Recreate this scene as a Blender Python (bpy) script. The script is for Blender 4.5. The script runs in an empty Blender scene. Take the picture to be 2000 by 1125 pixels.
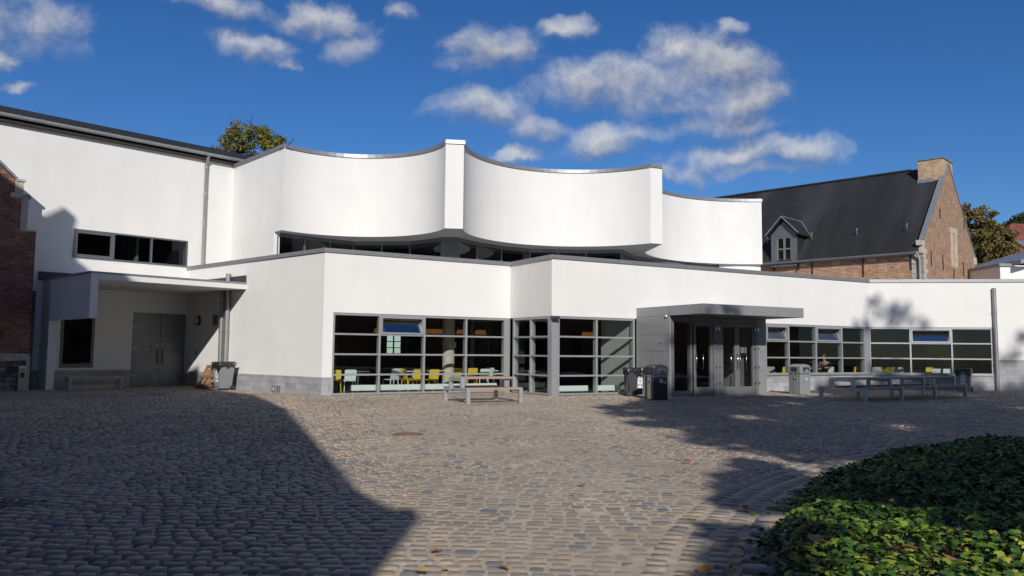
import bpy, bmesh, math, random
import numpy as np
from mathutils import Vector, Matrix
random.seed(7); RNG = np.random.default_rng(7)
S = bpy.context.scene; COL = S.collection; R = math.radians
# ------------------------------------------------------------------ camera
FPX = 1555.0; CAM = np.array([0, 0, 1.5]); PITCH = math.atan((689-562.5)/FPX); ROLL = .009
cd = bpy.data.cameras.new("camera"); cam = bpy.data.objects.new("camera", cd); COL.objects.link(cam)
cd.sensor_width = 36; cd.lens = FPX/2000*36; cd.clip_end = 2000; cd.clip_start = .05
cam.matrix_world = Matrix.Translation(CAM) @ Matrix.Rotation(math.pi/2+PITCH, 4, 'X') @ Matrix.Rotation(ROLL, 4, 'Z')
S.camera = cam
_c, _s = math.cos(PITCH), math.sin(PITCH)
_f = np.array([0, _c, _s]); _u = np.array([0, -_s, _c]); _r = np.array([1., 0, 0])
_r2 = _r*math.cos(ROLL)+_u*math.sin(ROLL); _u2 = _u*math.cos(ROLL)-_r*math.sin(ROLL)
def ray(u, v): return (u-1000)*_r2-(v-562.5)*_u2+FPX*_f
def atz(u, v, z):
    d = ray(u, v); return CAM+d*(z-CAM[2])/d[2]
def aty(u, v, y):
    d = ray(u, v); return CAM+d*y/d[1]
# ------------------------------------------------------------------ sun, sky, exposure
SUN = np.array([-.08, 1, -.53]); SUN = SUN/np.linalg.norm(SUN)
ELEV = math.asin(-SUN[2])
sl = bpy.data.lights.new("sun", 'SUN'); sl.energy = 4.1; sl.angle = R(.53); sl.color = (1, .955, .89)
so = bpy.data.objects.new("sun", sl); COL.objects.link(so); so.location = (3, -30, 30)
so.rotation_euler = Vector(SUN).to_track_quat('-Z', 'Y').to_euler()
S.view_settings.view_transform = 'Standard'; S.view_settings.look = 'None'
S.view_settings.exposure = 0; S.view_settings.gamma = 1
W = bpy.data.worlds.new("World"); S.world = W; W.use_nodes = True
def build_world():
    nt = W.node_tree; N = nt.nodes; L = nt.links; N.clear()
    def nd(t, **k):
        n = N.new(t)
        for a, b in k.items(): setattr(n, a, b)
        return n
    def M(op, a, b=None, c=None):
        n = nd('ShaderNodeMath', operation=op)
        for i, x in enumerate((a, b, c)):
            if x is None: continue
            if isinstance(x, (int, float)): n.inputs[i].default_value = x
            else: L.new(x, n.inputs[i])
        return n.outputs[0]
    sky = nd('ShaderNodeTexSky', sky_type='NISHITA', sun_disc=False, sun_elevation=ELEV,
             sun_rotation=math.atan2(-SUN[0], -SUN[1]), dust_density=.05, ozone_density=3.0, air_density=1.0)
    hs = nd('ShaderNodeHueSaturation'); hs.inputs['Saturation'].default_value = 1.22; hs.inputs['Value'].default_value = 1
    L.new(sky.outputs[0], hs.inputs['Color'])
    tint = nd('ShaderNodeMix', data_type='RGBA', blend_type='MULTIPLY'); tint.inputs[0].default_value = 1
    L.new(hs.outputs[0], tint.inputs[6]); tint.inputs[7].default_value = (.62, .84, 1.15, 1)
    tc = nd('ShaderNodeTexCoord'); sp = nd('ShaderNodeSeparateXYZ'); L.new(tc.outputs['Generated'], sp.inputs[0])
    yy = M('MAXIMUM', sp.outputs[1], .05)
    px = M('DIVIDE', sp.outputs[0], yy); pz = M('DIVIDE', sp.outputs[2], yy)
    front = M('GREATER_THAN', sp.outputs[1], .1)
    cv = nd('ShaderNodeCombineXYZ'); L.new(px, cv.inputs[0]); L.new(pz, cv.inputs[1])
    def noise(vec, sc, det, rough=.55):
        n = nd('ShaderNodeTexNoise'); n.inputs['Scale'].default_value = sc; n.inputs['Detail'].default_value = det
        n.inputs['Roughness'].default_value = rough; L.new(vec, n.inputs['Vector']); return n
    blobs = [(60, 40, 105, 70, 0), (15, 115, 38, 24, 0), (420, 5, 120, 26, 0), (500, 82, 75, 30, 12), (555, 118, 36, 18, 25), (625, 28, 105, 40, 14), (690, 92, 60, 34, -20), (780, 15, 30, 22, 0),
             (960, 92, 98, 58, -4), (905, 118, 50, 32, 0), (1105, 45, 44, 22, -4), (1428, 54, 30, 15, 8), (1160, 155, 130, 56, -8), (1290, 165, 120, 62, 0),
             (1370, 100, 110, 50, 18), (1440, 125, 80, 42, 12), (1450, 195, 80, 40, -10), (1350, 200, 90, 34, 0), (935, 218, 85, 34, 4), (1045, 250, 70, 30, 10), (1180, 268, 120, 30, -14),
             (1300, 248, 80, 24, -6), (1420, 235, 110, 26, 0), (1010, 300, 50, 16, 0), (1400, 300, 130, 32, -3), (1330, 335, 80, 24, 0), (1550, 292, 105, 28, 4), (1470, 330, 90, 20, 0), (40, 165, 40, 12, 0)]
    wn = noise(cv.outputs[0], 7, 7, .6); wv = nd('ShaderNodeVectorMath', operation='SUBTRACT'); L.new(wn.outputs['Color'], wv.inputs[0]); wv.inputs[1].default_value = (.5, .5, .5)
    ws = nd('ShaderNodeVectorMath', operation='SCALE'); L.new(wv.outputs[0], ws.inputs[0]); ws.inputs['Scale'].default_value = .085
    base = nd('ShaderNodeVectorMath', operation='ADD'); L.new(cv.outputs[0], base.inputs[0]); L.new(ws.outputs[0], base.inputs[1])
    def field(vec):
        s2 = nd('ShaderNodeSeparateXYZ'); L.new(vec, s2.inputs[0]); tot = None
        for (u, v, a, b, ang) in blobs:
            d = ray(u, v); cx, cz = d[0]/d[1], d[2]/d[1]; a_, b_ = a*1.36/FPX, b*1.36/FPX; t = R(ang)
            dx = M('SUBTRACT', s2.outputs[0], cx); dz = M('SUBTRACT', s2.outputs[1], cz)
            p = M('MULTIPLY_ADD', dx, math.cos(t)/a_, M('MULTIPLY', dz, -math.sin(t)/a_))
            q = M('MULTIPLY_ADD', dx, math.sin(t)/b_, M('MULTIPLY', dz, math.cos(t)/b_))
            e = M('SUBTRACT', 1.0, M('MULTIPLY_ADD', p, p, M('MULTIPLY', q, q)))
            e = M('MAXIMUM', e, -1.0)
            tot = e if tot is None else M('SMOOTH_MAX', tot, e, .5)
        return tot
    f1 = field(base.outputs[0])
    up = nd('ShaderNodeVectorMath', operation='ADD'); L.new(base.outputs[0], up.inputs[0]); up.inputs[1].default_value = (-.006, .018, 0)
    f2 = field(up.outputs[0])
    fb = noise(base.outputs[0], 12, 12, .6); fbo = noise(up.outputs[0], 12, 12, .6)
    fbl = noise(base.outputs[0], 8, 5, .5)
    den = M('ADD', f1, M('MULTIPLY_ADD', fb.outputs[0], 3.0, -1.5))
    mr = nd('ShaderNodeMapRange', interpolation_type='SMOOTHSTEP'); L.new(den, mr.inputs[0]); mr.inputs[1].default_value = .0; mr.inputs[2].default_value = 1.6
    mask = M('MULTIPLY', M('MULTIPLY', mr.outputs[0], .93), front)
    g = M('SUBTRACT', f1, f2); g2 = M('SUBTRACT', fb.outputs[0], fbo.outputs[0])
    lit = M('ADD', M('MULTIPLY_ADD', g, .7, .5), M('MULTIPLY_ADD', g2, 1.5, M('MULTIPLY_ADD', fbl.outputs[0], .9, -.45)))
    lr = nd('ShaderNodeValToRGB'); L.new(lit, lr.inputs[0])
    lr.color_ramp.elements[0].position = .12; lr.color_ramp.elements[0].color = (.20, .225, .30, 1)
    lr.color_ramp.elements[1].position = .95; lr.color_ramp.elements[1].color = (.66, .66, .66, 1)
    skys = nd('ShaderNodeMix', data_type='RGBA', blend_type='MULTIPLY'); skys.inputs[0].default_value = 1
    L.new(tint.outputs[2], skys.inputs[6]); skys.inputs[7].default_value = (SKY,)*3+(1,)
    mx = nd('ShaderNodeMix', data_type='RGBA'); L.new(mask, mx.inputs[0]); L.new(skys.outputs[2], mx.inputs[6]); L.new(lr.outputs[0], mx.inputs[7])
    # added cloud in the unseen sky overhead, behind and aside, to brighten the shade
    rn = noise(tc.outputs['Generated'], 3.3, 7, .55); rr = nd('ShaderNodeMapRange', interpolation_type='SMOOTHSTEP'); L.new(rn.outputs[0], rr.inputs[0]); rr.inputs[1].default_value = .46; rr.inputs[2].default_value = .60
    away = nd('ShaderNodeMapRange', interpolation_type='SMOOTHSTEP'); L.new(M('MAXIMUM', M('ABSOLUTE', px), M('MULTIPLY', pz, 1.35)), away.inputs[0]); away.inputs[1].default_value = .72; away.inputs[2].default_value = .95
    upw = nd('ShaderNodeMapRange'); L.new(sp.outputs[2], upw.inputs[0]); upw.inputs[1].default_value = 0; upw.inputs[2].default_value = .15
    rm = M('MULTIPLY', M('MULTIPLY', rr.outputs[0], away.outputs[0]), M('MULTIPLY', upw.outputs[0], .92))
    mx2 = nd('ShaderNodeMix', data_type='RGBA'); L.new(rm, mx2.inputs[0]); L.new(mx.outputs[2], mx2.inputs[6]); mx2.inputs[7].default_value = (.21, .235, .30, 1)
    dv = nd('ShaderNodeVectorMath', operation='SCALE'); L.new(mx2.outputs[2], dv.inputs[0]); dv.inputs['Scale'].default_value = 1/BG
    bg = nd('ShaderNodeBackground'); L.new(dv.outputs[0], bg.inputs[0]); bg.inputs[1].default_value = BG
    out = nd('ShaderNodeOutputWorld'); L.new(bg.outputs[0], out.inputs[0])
SKY = .072; BG = .1
build_world()
# ------------------------------------------------------------------ materials
def mat(name, base, rough=.6, metal=0, var=.0, vscale=3.0, bump=0, bscale=40, spec=.5, coord='Object', tint=None, stretch=None, var2=0, v2scale=.4, emit=None):
    m = bpy.data.materials.new(name); m.use_nodes = True; nt = m.node_tree; N = nt.nodes; L = nt.links
    b = N['Principled BSDF']; b.inputs['Roughness'].default_value = rough; b.inputs['Metallic'].default_value = metal
    b.inputs['Specular IOR Level'].default_value = spec; b.inputs['Base Color'].default_value = (*base, 1)
    tc = N.new('ShaderNodeTexCoord'); vec = tc.outputs[coord]
    if stretch:
        mp = N.new('ShaderNodeMapping'); mp.inputs['Scale'].default_value = stretch; L.new(vec, mp.inputs[0]); vec = mp.outputs[0]
    col = None
    if tint:
        at = N.new('ShaderNodeAttribute'); at.attribute_name = 'tint'; rp = N.new('ShaderNodeValToRGB'); L.new(at.outputs['Fac'], rp.inputs[0])
        e = rp.color_ramp.elements
        while len(e) < len(tint): e.new(.5)
        for i, (p, c) in enumerate(tint): e[i].position = p; e[i].color = (*c, 1)
        col = rp.outputs[0]
    def mulnoise(col, amt, sc, det):
        n = N.new('ShaderNodeTexNoise'); n.inputs['Scale'].default_value = sc; n.inputs['Detail'].default_value = det; L.new(vec, n.inputs['Vector'])
        mr = N.new('ShaderNodeMapRange'); L.new(n.outputs[0], mr.inputs[0]); mr.inputs[1].default_value = .25; mr.inputs[2].default_value = .75
        mr.inputs[3].default_value = 1-amt; mr.inputs[4].default_value = 1+amt
        mx = N.new('ShaderNodeVectorMath'); mx.operation = 'SCALE'
        if col is None: mx.inputs[0].default_value = base
        else: L.new(col, mx.inputs[0])
        L.new(mr.outputs[0], mx.inputs['Scale']); return mx.outputs[0]
    if var: col = mulnoise(col, var, vscale, 6)
    if var2: col = mulnoise(col, var2, v2scale, 3)
    if col is not None: L.new(col, b.inputs['Base Color'])
    if bump:
        n = N.new('ShaderNodeTexNoise'); n.inputs['Scale'].default_value = bscale; n.inputs['Detail'].default_value = 4; L.new(vec, n.inputs['Vector'])
        bp = N.new('ShaderNodeBump'); bp.inputs['Strength'].default_value = bump; bp.inputs['Distance'].default_value = .02
        L.new(n.outputs[0], bp.inputs['Height']); L.new(bp.outputs[0], b.inputs['Normal'])
    if emit: b.inputs['Emission Color'].default_value = (*emit[0], 1); b.inputs['Emission Strength'].default_value = emit[1]
    return m
def brickmat(name, cols, mortar, bw=.22, bh=.073, ms=.006, rough=.85, bump=.5, dirt=.25, bias=0.):
    m = bpy.data.materials.new(name); m.use_nodes = True; nt = m.node_tree; N = nt.nodes; L = nt.links; b = N['Principled BSDF']
    b.inputs['Roughness'].default_value = rough
    uv = N.new('ShaderNodeUVMap'); uv.uv_map = 'UVMap'
    wn = N.new('ShaderNodeTexNoise'); wn.inputs['Scale'].default_value = 7; L.new(uv.outputs[0], wn.inputs['Vector'])
    sb = N.new('ShaderNodeVectorMath'); sb.operation = 'MULTIPLY_ADD'; L.new(wn.outputs['Color'], sb.inputs[0]); sb.inputs[1].default_value = (.02, .014, 0); L.new(uv.outputs[0], sb.inputs[2])
    br = N.new('ShaderNodeTexBrick'); L.new(sb.outputs[0], br.inputs['Vector']); br.inputs['Scale'].default_value = 1
    br.inputs['Brick Width'].default_value = bw; br.inputs['Row Height'].default_value = bh; br.inputs['Mortar Size'].default_value = ms; br.inputs['Mortar Smooth'].default_value = .3
    br.inputs['Color1'].default_value = (0, 0, 0, 1); br.inputs['Color2'].default_value = (1, 1, 1, 1); br.inputs['Mortar'].default_value = (.5, .5, .5, 1); br.inputs['Bias'].default_value = bias
    rp = N.new('ShaderNodeValToRGB'); L.new(br.outputs['Color'], rp.inputs[0]); e = rp.color_ramp.elements
    while len(e) < len(cols): e.new(.5)
    for i, c in enumerate(cols): e[i].position = i/(len(cols)-1); e[i].color = (*c, 1)
    n = N.new('ShaderNodeTexNoise'); n.inputs['Scale'].default_value = 2.2; n.inputs['Detail'].default_value = 7; L.new(uv.outputs[0], n.inputs['Vector'])
    mr = N.new('ShaderNodeMapRange'); L.new(n.outputs[0], mr.inputs[0]); mr.inputs[1].default_value = .3; mr.inputs[2].default_value = .7; mr.inputs[3].default_value = 1-dirt; mr.inputs[4].default_value = 1+dirt
    mx = N.new('ShaderNodeMix'); mx.data_type = 'RGBA'; L.new(br.outputs['Fac'], mx.inputs[0]); L.new(rp.outputs[0], mx.inputs[6]); mx.inputs[7].default_value = (*mortar, 1)
    sc = N.new('ShaderNodeVectorMath'); sc.operation = 'SCALE'; L.new(mx.outputs[2], sc.inputs[0]); L.new(mr.outputs[0], sc.inputs['Scale']); L.new(sc.outputs[0], b.inputs['Base Color'])
    bp = N.new('ShaderNodeBump'); bp.inputs['Strength'].default_value = bump; bp.inputs['Distance'].default_value = .01; bp.invert = True
    ad = N.new('ShaderNodeMath'); ad.operation = 'MULTIPLY_ADD'; L.new(n.outputs[0], ad.inputs[0]); ad.inputs[1].default_value = -.5; L.new(br.outputs['Fac'], ad.inputs[2])
    L.new(ad.outputs[0], bp.inputs['Height']); L.new(bp.outputs[0], b.inputs['Normal'])
    return m
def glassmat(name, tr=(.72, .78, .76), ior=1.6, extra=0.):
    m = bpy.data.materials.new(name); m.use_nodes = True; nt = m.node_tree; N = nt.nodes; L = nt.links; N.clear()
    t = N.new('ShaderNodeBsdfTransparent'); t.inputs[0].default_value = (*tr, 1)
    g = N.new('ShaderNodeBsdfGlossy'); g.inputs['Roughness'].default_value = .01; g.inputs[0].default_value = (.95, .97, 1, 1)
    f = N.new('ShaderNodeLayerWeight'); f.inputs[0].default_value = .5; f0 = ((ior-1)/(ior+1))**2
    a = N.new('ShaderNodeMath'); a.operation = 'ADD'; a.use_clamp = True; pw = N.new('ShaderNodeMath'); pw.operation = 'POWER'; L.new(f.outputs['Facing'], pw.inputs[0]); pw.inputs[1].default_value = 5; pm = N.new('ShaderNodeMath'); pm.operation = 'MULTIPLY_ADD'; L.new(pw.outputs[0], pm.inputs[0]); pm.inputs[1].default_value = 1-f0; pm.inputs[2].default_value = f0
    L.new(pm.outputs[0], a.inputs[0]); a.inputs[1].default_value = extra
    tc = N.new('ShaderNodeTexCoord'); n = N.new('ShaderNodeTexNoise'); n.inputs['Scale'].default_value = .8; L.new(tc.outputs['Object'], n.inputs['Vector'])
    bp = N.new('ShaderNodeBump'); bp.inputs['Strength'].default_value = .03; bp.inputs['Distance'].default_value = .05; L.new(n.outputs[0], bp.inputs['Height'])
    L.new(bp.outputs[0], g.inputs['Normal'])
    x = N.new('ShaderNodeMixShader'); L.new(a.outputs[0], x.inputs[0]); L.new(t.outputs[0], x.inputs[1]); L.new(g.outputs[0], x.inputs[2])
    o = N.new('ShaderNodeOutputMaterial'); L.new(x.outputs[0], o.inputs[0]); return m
M_ = {}
M_['stucco'] = mat('white_stucco', (.74, .735, .715), .9, var=.025, vscale=1.2, bump=.35, bscale=60, spec=.2, var2=.03, v2scale=.35)
def streaks(m, amt, stretch=(7, 7, .22)):
    nt = m.node_tree; N = nt.nodes; L = nt.links; b = N['Principled BSDF']; lk = b.inputs['Base Color'].links[0]; src = lk.from_socket
    tc = N.new('ShaderNodeTexCoord'); mp = N.new('ShaderNodeMapping'); mp.inputs['Scale'].default_value = stretch; L.new(tc.outputs['Object'], mp.inputs[0])
    n = N.new('ShaderNodeTexNoise'); n.inputs['Scale'].default_value = 1; n.inputs['Detail'].default_value = 5; L.new(mp.outputs[0], n.inputs['Vector'])
    r = N.new('ShaderNodeMapRange'); L.new(n.outputs[0], r.inputs[0]); r.inputs[1].default_value = .48; r.inputs[2].default_value = .78; r.inputs[3].default_value = 1; r.inputs[4].default_value = 1-amt
    s_ = N.new('ShaderNodeVectorMath'); s_.operation = 'SCALE'; L.new(src, s_.inputs[0]); L.new(r.outputs[0], s_.inputs['Scale']); L.new(s_.outputs[0], b.inputs['Base Color'])
streaks(M_['stucco'], .045, (1.3, 1.3, .2))
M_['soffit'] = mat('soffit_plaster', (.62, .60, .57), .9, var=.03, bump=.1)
M_['partition'] = mat('grey_partition', (.30, .31, .29), .8, var=.06)
M_['coping'] = mat('grey_metal_coping', (.34, .35, .37), .42, metal=.6, var=.1, vscale=5)
M_['frame'] = mat('aluminium_frame', (.36, .37, .385), .42, metal=.35, var=.05, vscale=4)
M_['hframe'] = mat('grey_window_frame', (.125, .135, .15), .5, metal=.3, var=.05)
M_['panel'] = mat('grey_metal_cladding', (.29, .295, .305), .42, metal=.2, var=.05, vscale=1.0, var2=.04, v2scale=4)
M_['dframe'] = mat('entrance_door_frame', (.20, .205, .215), .42, metal=.3, var=.06)
M_['door'] = mat('zinc_door', (.20, .205, .21), .5, metal=.5, var=.14, vscale=4, var2=.12, v2scale=1.4)
M_['steel'] = mat('galvanised_steel', (.47, .50, .53), .45, metal=.55, var=.14, vscale=16, bump=.04, bscale=60)
M_['pipe'] = mat('zinc_pipe', (.33, .335, .335), .42, metal=.6, var=.12, vscale=3, stretch=(3, 3, .6))
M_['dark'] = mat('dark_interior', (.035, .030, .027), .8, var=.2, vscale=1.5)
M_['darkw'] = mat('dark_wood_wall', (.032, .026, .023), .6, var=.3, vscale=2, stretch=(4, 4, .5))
M_['ceil'] = mat('cafeteria_ceiling', (.22, .21, .20), .9, var=.05)
M_['floor'] = mat('cafeteria_floor', (.10, .09, .08), .35, var=.2, vscale=1.5)
M_['concrete'] = mat('concrete', (.52, .47, .38), .85, var=.1, vscale=5, bump=.1)
M_['glass'] = glassmat('window_glass', (.80, .85, .83), 1.5)
M_['sglass'] = glassmat('coated_sash_glass', (.45, .5, .5), 1.8, .30)
M_['darkglass'] = glassmat('dark_glass', (.35, .38, .38), 1.42)
M_['plinth'] = brickmat('grey_plinth_stone', [(.26, .265, .28), (.33, .335, .35), (.30, .30, .31), (.37, .375, .39)], (.17, .17, .175), .62, .185, .004, .8, .35, .16)
M_['brickL'] = brickmat('old_red_brick', [(.11, .035, .026), (.20, .07, .045), (.27, .10, .06), (.16, .055, .04), (.33, .15, .09)], (.30, .25, .20), .21, .07, .008, .9, .9, .3)
M_['brickR'] = brickmat('orange_brick', [(.19, .075, .04), (.36, .16, .08), (.28, .115, .06), (.43, .22, .12)], (.52, .43, .32), .23, .082, .013, .9, .7, .22)
M_['brickG'] = brickmat('weathered_gable_brick', [(.18, .09, .055), (.32, .17, .10), (.25, .125, .075), (.38, .22, .135)], (.42, .32, .22), .23, .082, .012, .9, .7, .22)
M_['brickC'] = brickmat('pale_chimney_brick', [(.36, .21, .12), (.50, .33, .19), (.42, .25, .14), (.56, .40, .25)], (.52, .43, .32), .23, .09, .010, .9, .7, .2)
M_['stone'] = mat('pale_limestone', (.46, .42, .35), .9, var=.2, vscale=5, bump=.5, bscale=14)
M_['rubble'] = brickmat('rubble_stone_base', [(.10, .085, .07), (.30, .27, .22), (.18, .15, .12), (.36, .33, .28), (.08, .05, .04)], (.09, .08, .07), .34, .17, .02, .95, 1.0, .35)
M_['slate'] = mat('black_slate', (.024, .0245, .027), .85, var=.22, vscale=1.1, spec=.2, coord='UV', stretch=(1.0, .16, 1), bump=.25, bscale=9, var2=.16, v2scale=14)
def palestreak(m):
    nt = m.node_tree; N = nt.nodes; L = nt.links; b = N['Principled BSDF']; src = b.inputs['Base Color'].links[0].from_socket
    tc = N.new('ShaderNodeTexCoord'); mp = N.new('ShaderNodeMapping'); mp.inputs['Scale'].default_value = (.33, .035, 1); L.new(tc.outputs['UV'], mp.inputs[0])
    n = N.new('ShaderNodeTexNoise'); n.inputs['Detail'].default_value = 8; n.inputs['Scale'].default_value = 1; L.new(mp.outputs[0], n.inputs['Vector'])
    r = N.new('ShaderNodeMapRange'); L.new(n.outputs[0], r.inputs[0]); r.inputs[1].default_value = .52; r.inputs[2].default_value = .75; r.inputs[3].default_value = 0; r.inputs[4].default_value = .6
    x = N.new('ShaderNodeMix'); x.data_type = 'RGBA'; L.new(r.outputs[0], x.inputs[0]); L.new(src, x.inputs[6]); x.inputs[7].default_value = (.075, .08, .095, 1); L.new(x.outputs[2], b.inputs['Base Color'])
palestreak(M_['slate'])
M_['lead'] = mat('lead_flashing', (.27, .29, .33), .45, metal=.4, var=.2, vscale=4)
M_['dlead'] = mat('dark_zinc', (.12, .135, .16), .5, metal=.3, var=.15, vscale=3)
M_['redtile'] = brickmat('red_roof_tile', [(.17, .05, .03), (.25, .085, .05), (.21, .06, .04)], (.07, .025, .02), .22, .3, .02, .85, .8, .2)
M_['eavewood'] = mat('brown_eave_board', (.035, .024, .02), .7, var=.2)
M_['gutter'] = mat('zinc_gutter', (.30, .31, .31), .6, metal=.2, var=.1)
M_['wood'] = mat('picnic_hardwood', (.37, .25, .19), .65, var=.22, vscale=10, bump=.1, bscale=30, stretch=(1, 8, 8))
M_['woodgrey'] = mat('weathered_hardwood', (.32, .285, .25), .75, var=.2, vscale=10, bump=.1, stretch=(1, 8, 8))
M_['benchwood'] = mat('old_bench_board', (.42, .38, .31), .8, var=.2, vscale=9, bump=.1)
M_['pallet'] = mat('raw_pallet_wood', (.34, .185, .075), .75, var=.28, vscale=8, bump=.1)
M_['palletd'] = mat('weathered_pallet_board', (.20, .12, .07), .8, var=.25, vscale=9)
M_['bingrey'] = mat('grey_bin_plastic', (.23, .245, .255), .45, var=.05, bump=.03)
M_['bindark'] = mat('charcoal_bin_plastic', (.05, .053, .06), .42, var=.08, bump=.03)
M_['bindblack'] = mat('navy_black_bin_paint', (.022, .025, .04), .38, var=.1)
M_['rubber'] = mat('black_rubber', (.018, .018, .018), .6)
M_['bag'] = mat('black_bin_bag', (.02, .02, .022), .22, bump=.9, bscale=14, spec=.7)
M_['sticker'] = mat('white_sticker', (.75, .76, .78), .5)
M_['green'] = mat('green_sticker_print', (.30, .42, .10), .5)
M_['ink'] = mat('dark_print', (.04, .04, .05), .5)
M_['inox'] = mat('stainless_plate', (.52, .50, .45), .3, metal=.8, var=.1, vscale=6)
M_['yellow'] = mat('yellow_plastic', (.72, .52, .03), .4)
M_['white'] = mat('white_plastic', (.72, .76, .75), .4)
M_['chrome'] = mat('chrome', (.7, .7, .7), .2, metal=1)
M_['lamp'] = mat('amber_glow_panel', (.3, .15, .05), .6, emit=((1, .42, .1), .13))  # emissive colour standing in for downlight glow on the cafeteria wall
M_['red'] = mat('red_lit_sign', (.7, .05, .05), .5, emit=((1, .12, .1), .6))
M_['paper'] = mat('paper_notice', (.55, .55, .54), .7)
M_['skin'] = mat('skin', (.46, .25, .17), .5)
M_['hair'] = mat('dark_hair', (.03, .022, .016), .6)
M_['shirt'] = mat('dark_patterned_shirt', (.05, .05, .06), .8, var=.7, vscale=14)
M_['sweater'] = mat('slate_sweater', (.045, .06, .07), .85, var=.15)
M_['trous'] = mat('dark_trousers', (.03, .03, .04), .8)
M_['bark'] = mat('bark', (.07, .05, .035), .9, var=.3, vscale=8, bump=.6, bscale=12)
M_['iron'] = mat('cast_iron', (.07, .055, .045), .6, metal=.3, var=.3, vscale=9, bump=.3, bscale=30)
M_['ironR'] = mat('rusty_cast_iron', (.20, .115, .07), .75, var=.25, vscale=9, bump=.3, bscale=30)
M_['sand'] = mat('joint_sand', (.50, .42, .32), .95, var=.28, vscale=9, bump=.6, bscale=90, var2=.32, v2scale=.35)
M_['sett'] = mat('sandstone_setts', (.3, .25, .2), .62, var=.14, vscale=22, bump=.25, bscale=38, spec=.38, var2=.2, v2scale=.3,
    tint=[(0, (.175, .172, .168)), (.15, (.27, .24, .21)), (.4, (.36, .285, .21)), (.6, (.38, .305, .23)), (.8, (.32, .275, .225)), (1, (.42, .31, .215))])
M_['soil'] = mat('dark_soil', (.03, .024, .016), .95, var=.3, bump=.5)
M_['earth'] = mat('far_ground', (.12, .13, .07), .95, var=.3, vscale=.2)
M_['ivy'] = mat('ivy_leaf', (.06, .12, .02), .5, spec=.2, var=.15, vscale=30,
    tint=[(0, (.018, .05, .010)), (.3, (.036, .09, .015)), (.55, (.08, .15, .02)), (.8, (.19, .25, .03)), (1, (.33, .33, .05))])
def leafmat(name, ramp): return mat(name, (.06, .08, .02), .55, spec=.3, tint=ramp)
M_['leafA'] = leafmat('lime_leaves', [(0, (.05, .06, .01)), (.5, (.13, .125, .02)), (1, (.25, .19, .035))])
M_['leafB'] = leafmat('chestnut_leaves_turning', [(0, (.055, .05, .013)), (.5, (.14, .11, .03)), (1, (.26, .19, .06))])
M_['leafC'] = leafmat('dark_green_leaves', [(0, (.012, .028, .008)), (.5, (.03, .055, .013)), (1, (.055, .08, .02))])
M_['leafO'] = mat('dry_orange_leaf', (.42, .20, .05), .6, var=.3, vscale=30)
M_['leafY'] = mat('dry_yellow_leaf', (.50, .34, .08), .6, var=.3, vscale=30)
M_['leafR'] = mat('dry_brown_leaf', (.28, .10, .05), .6, var=.3, vscale=30)
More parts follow.
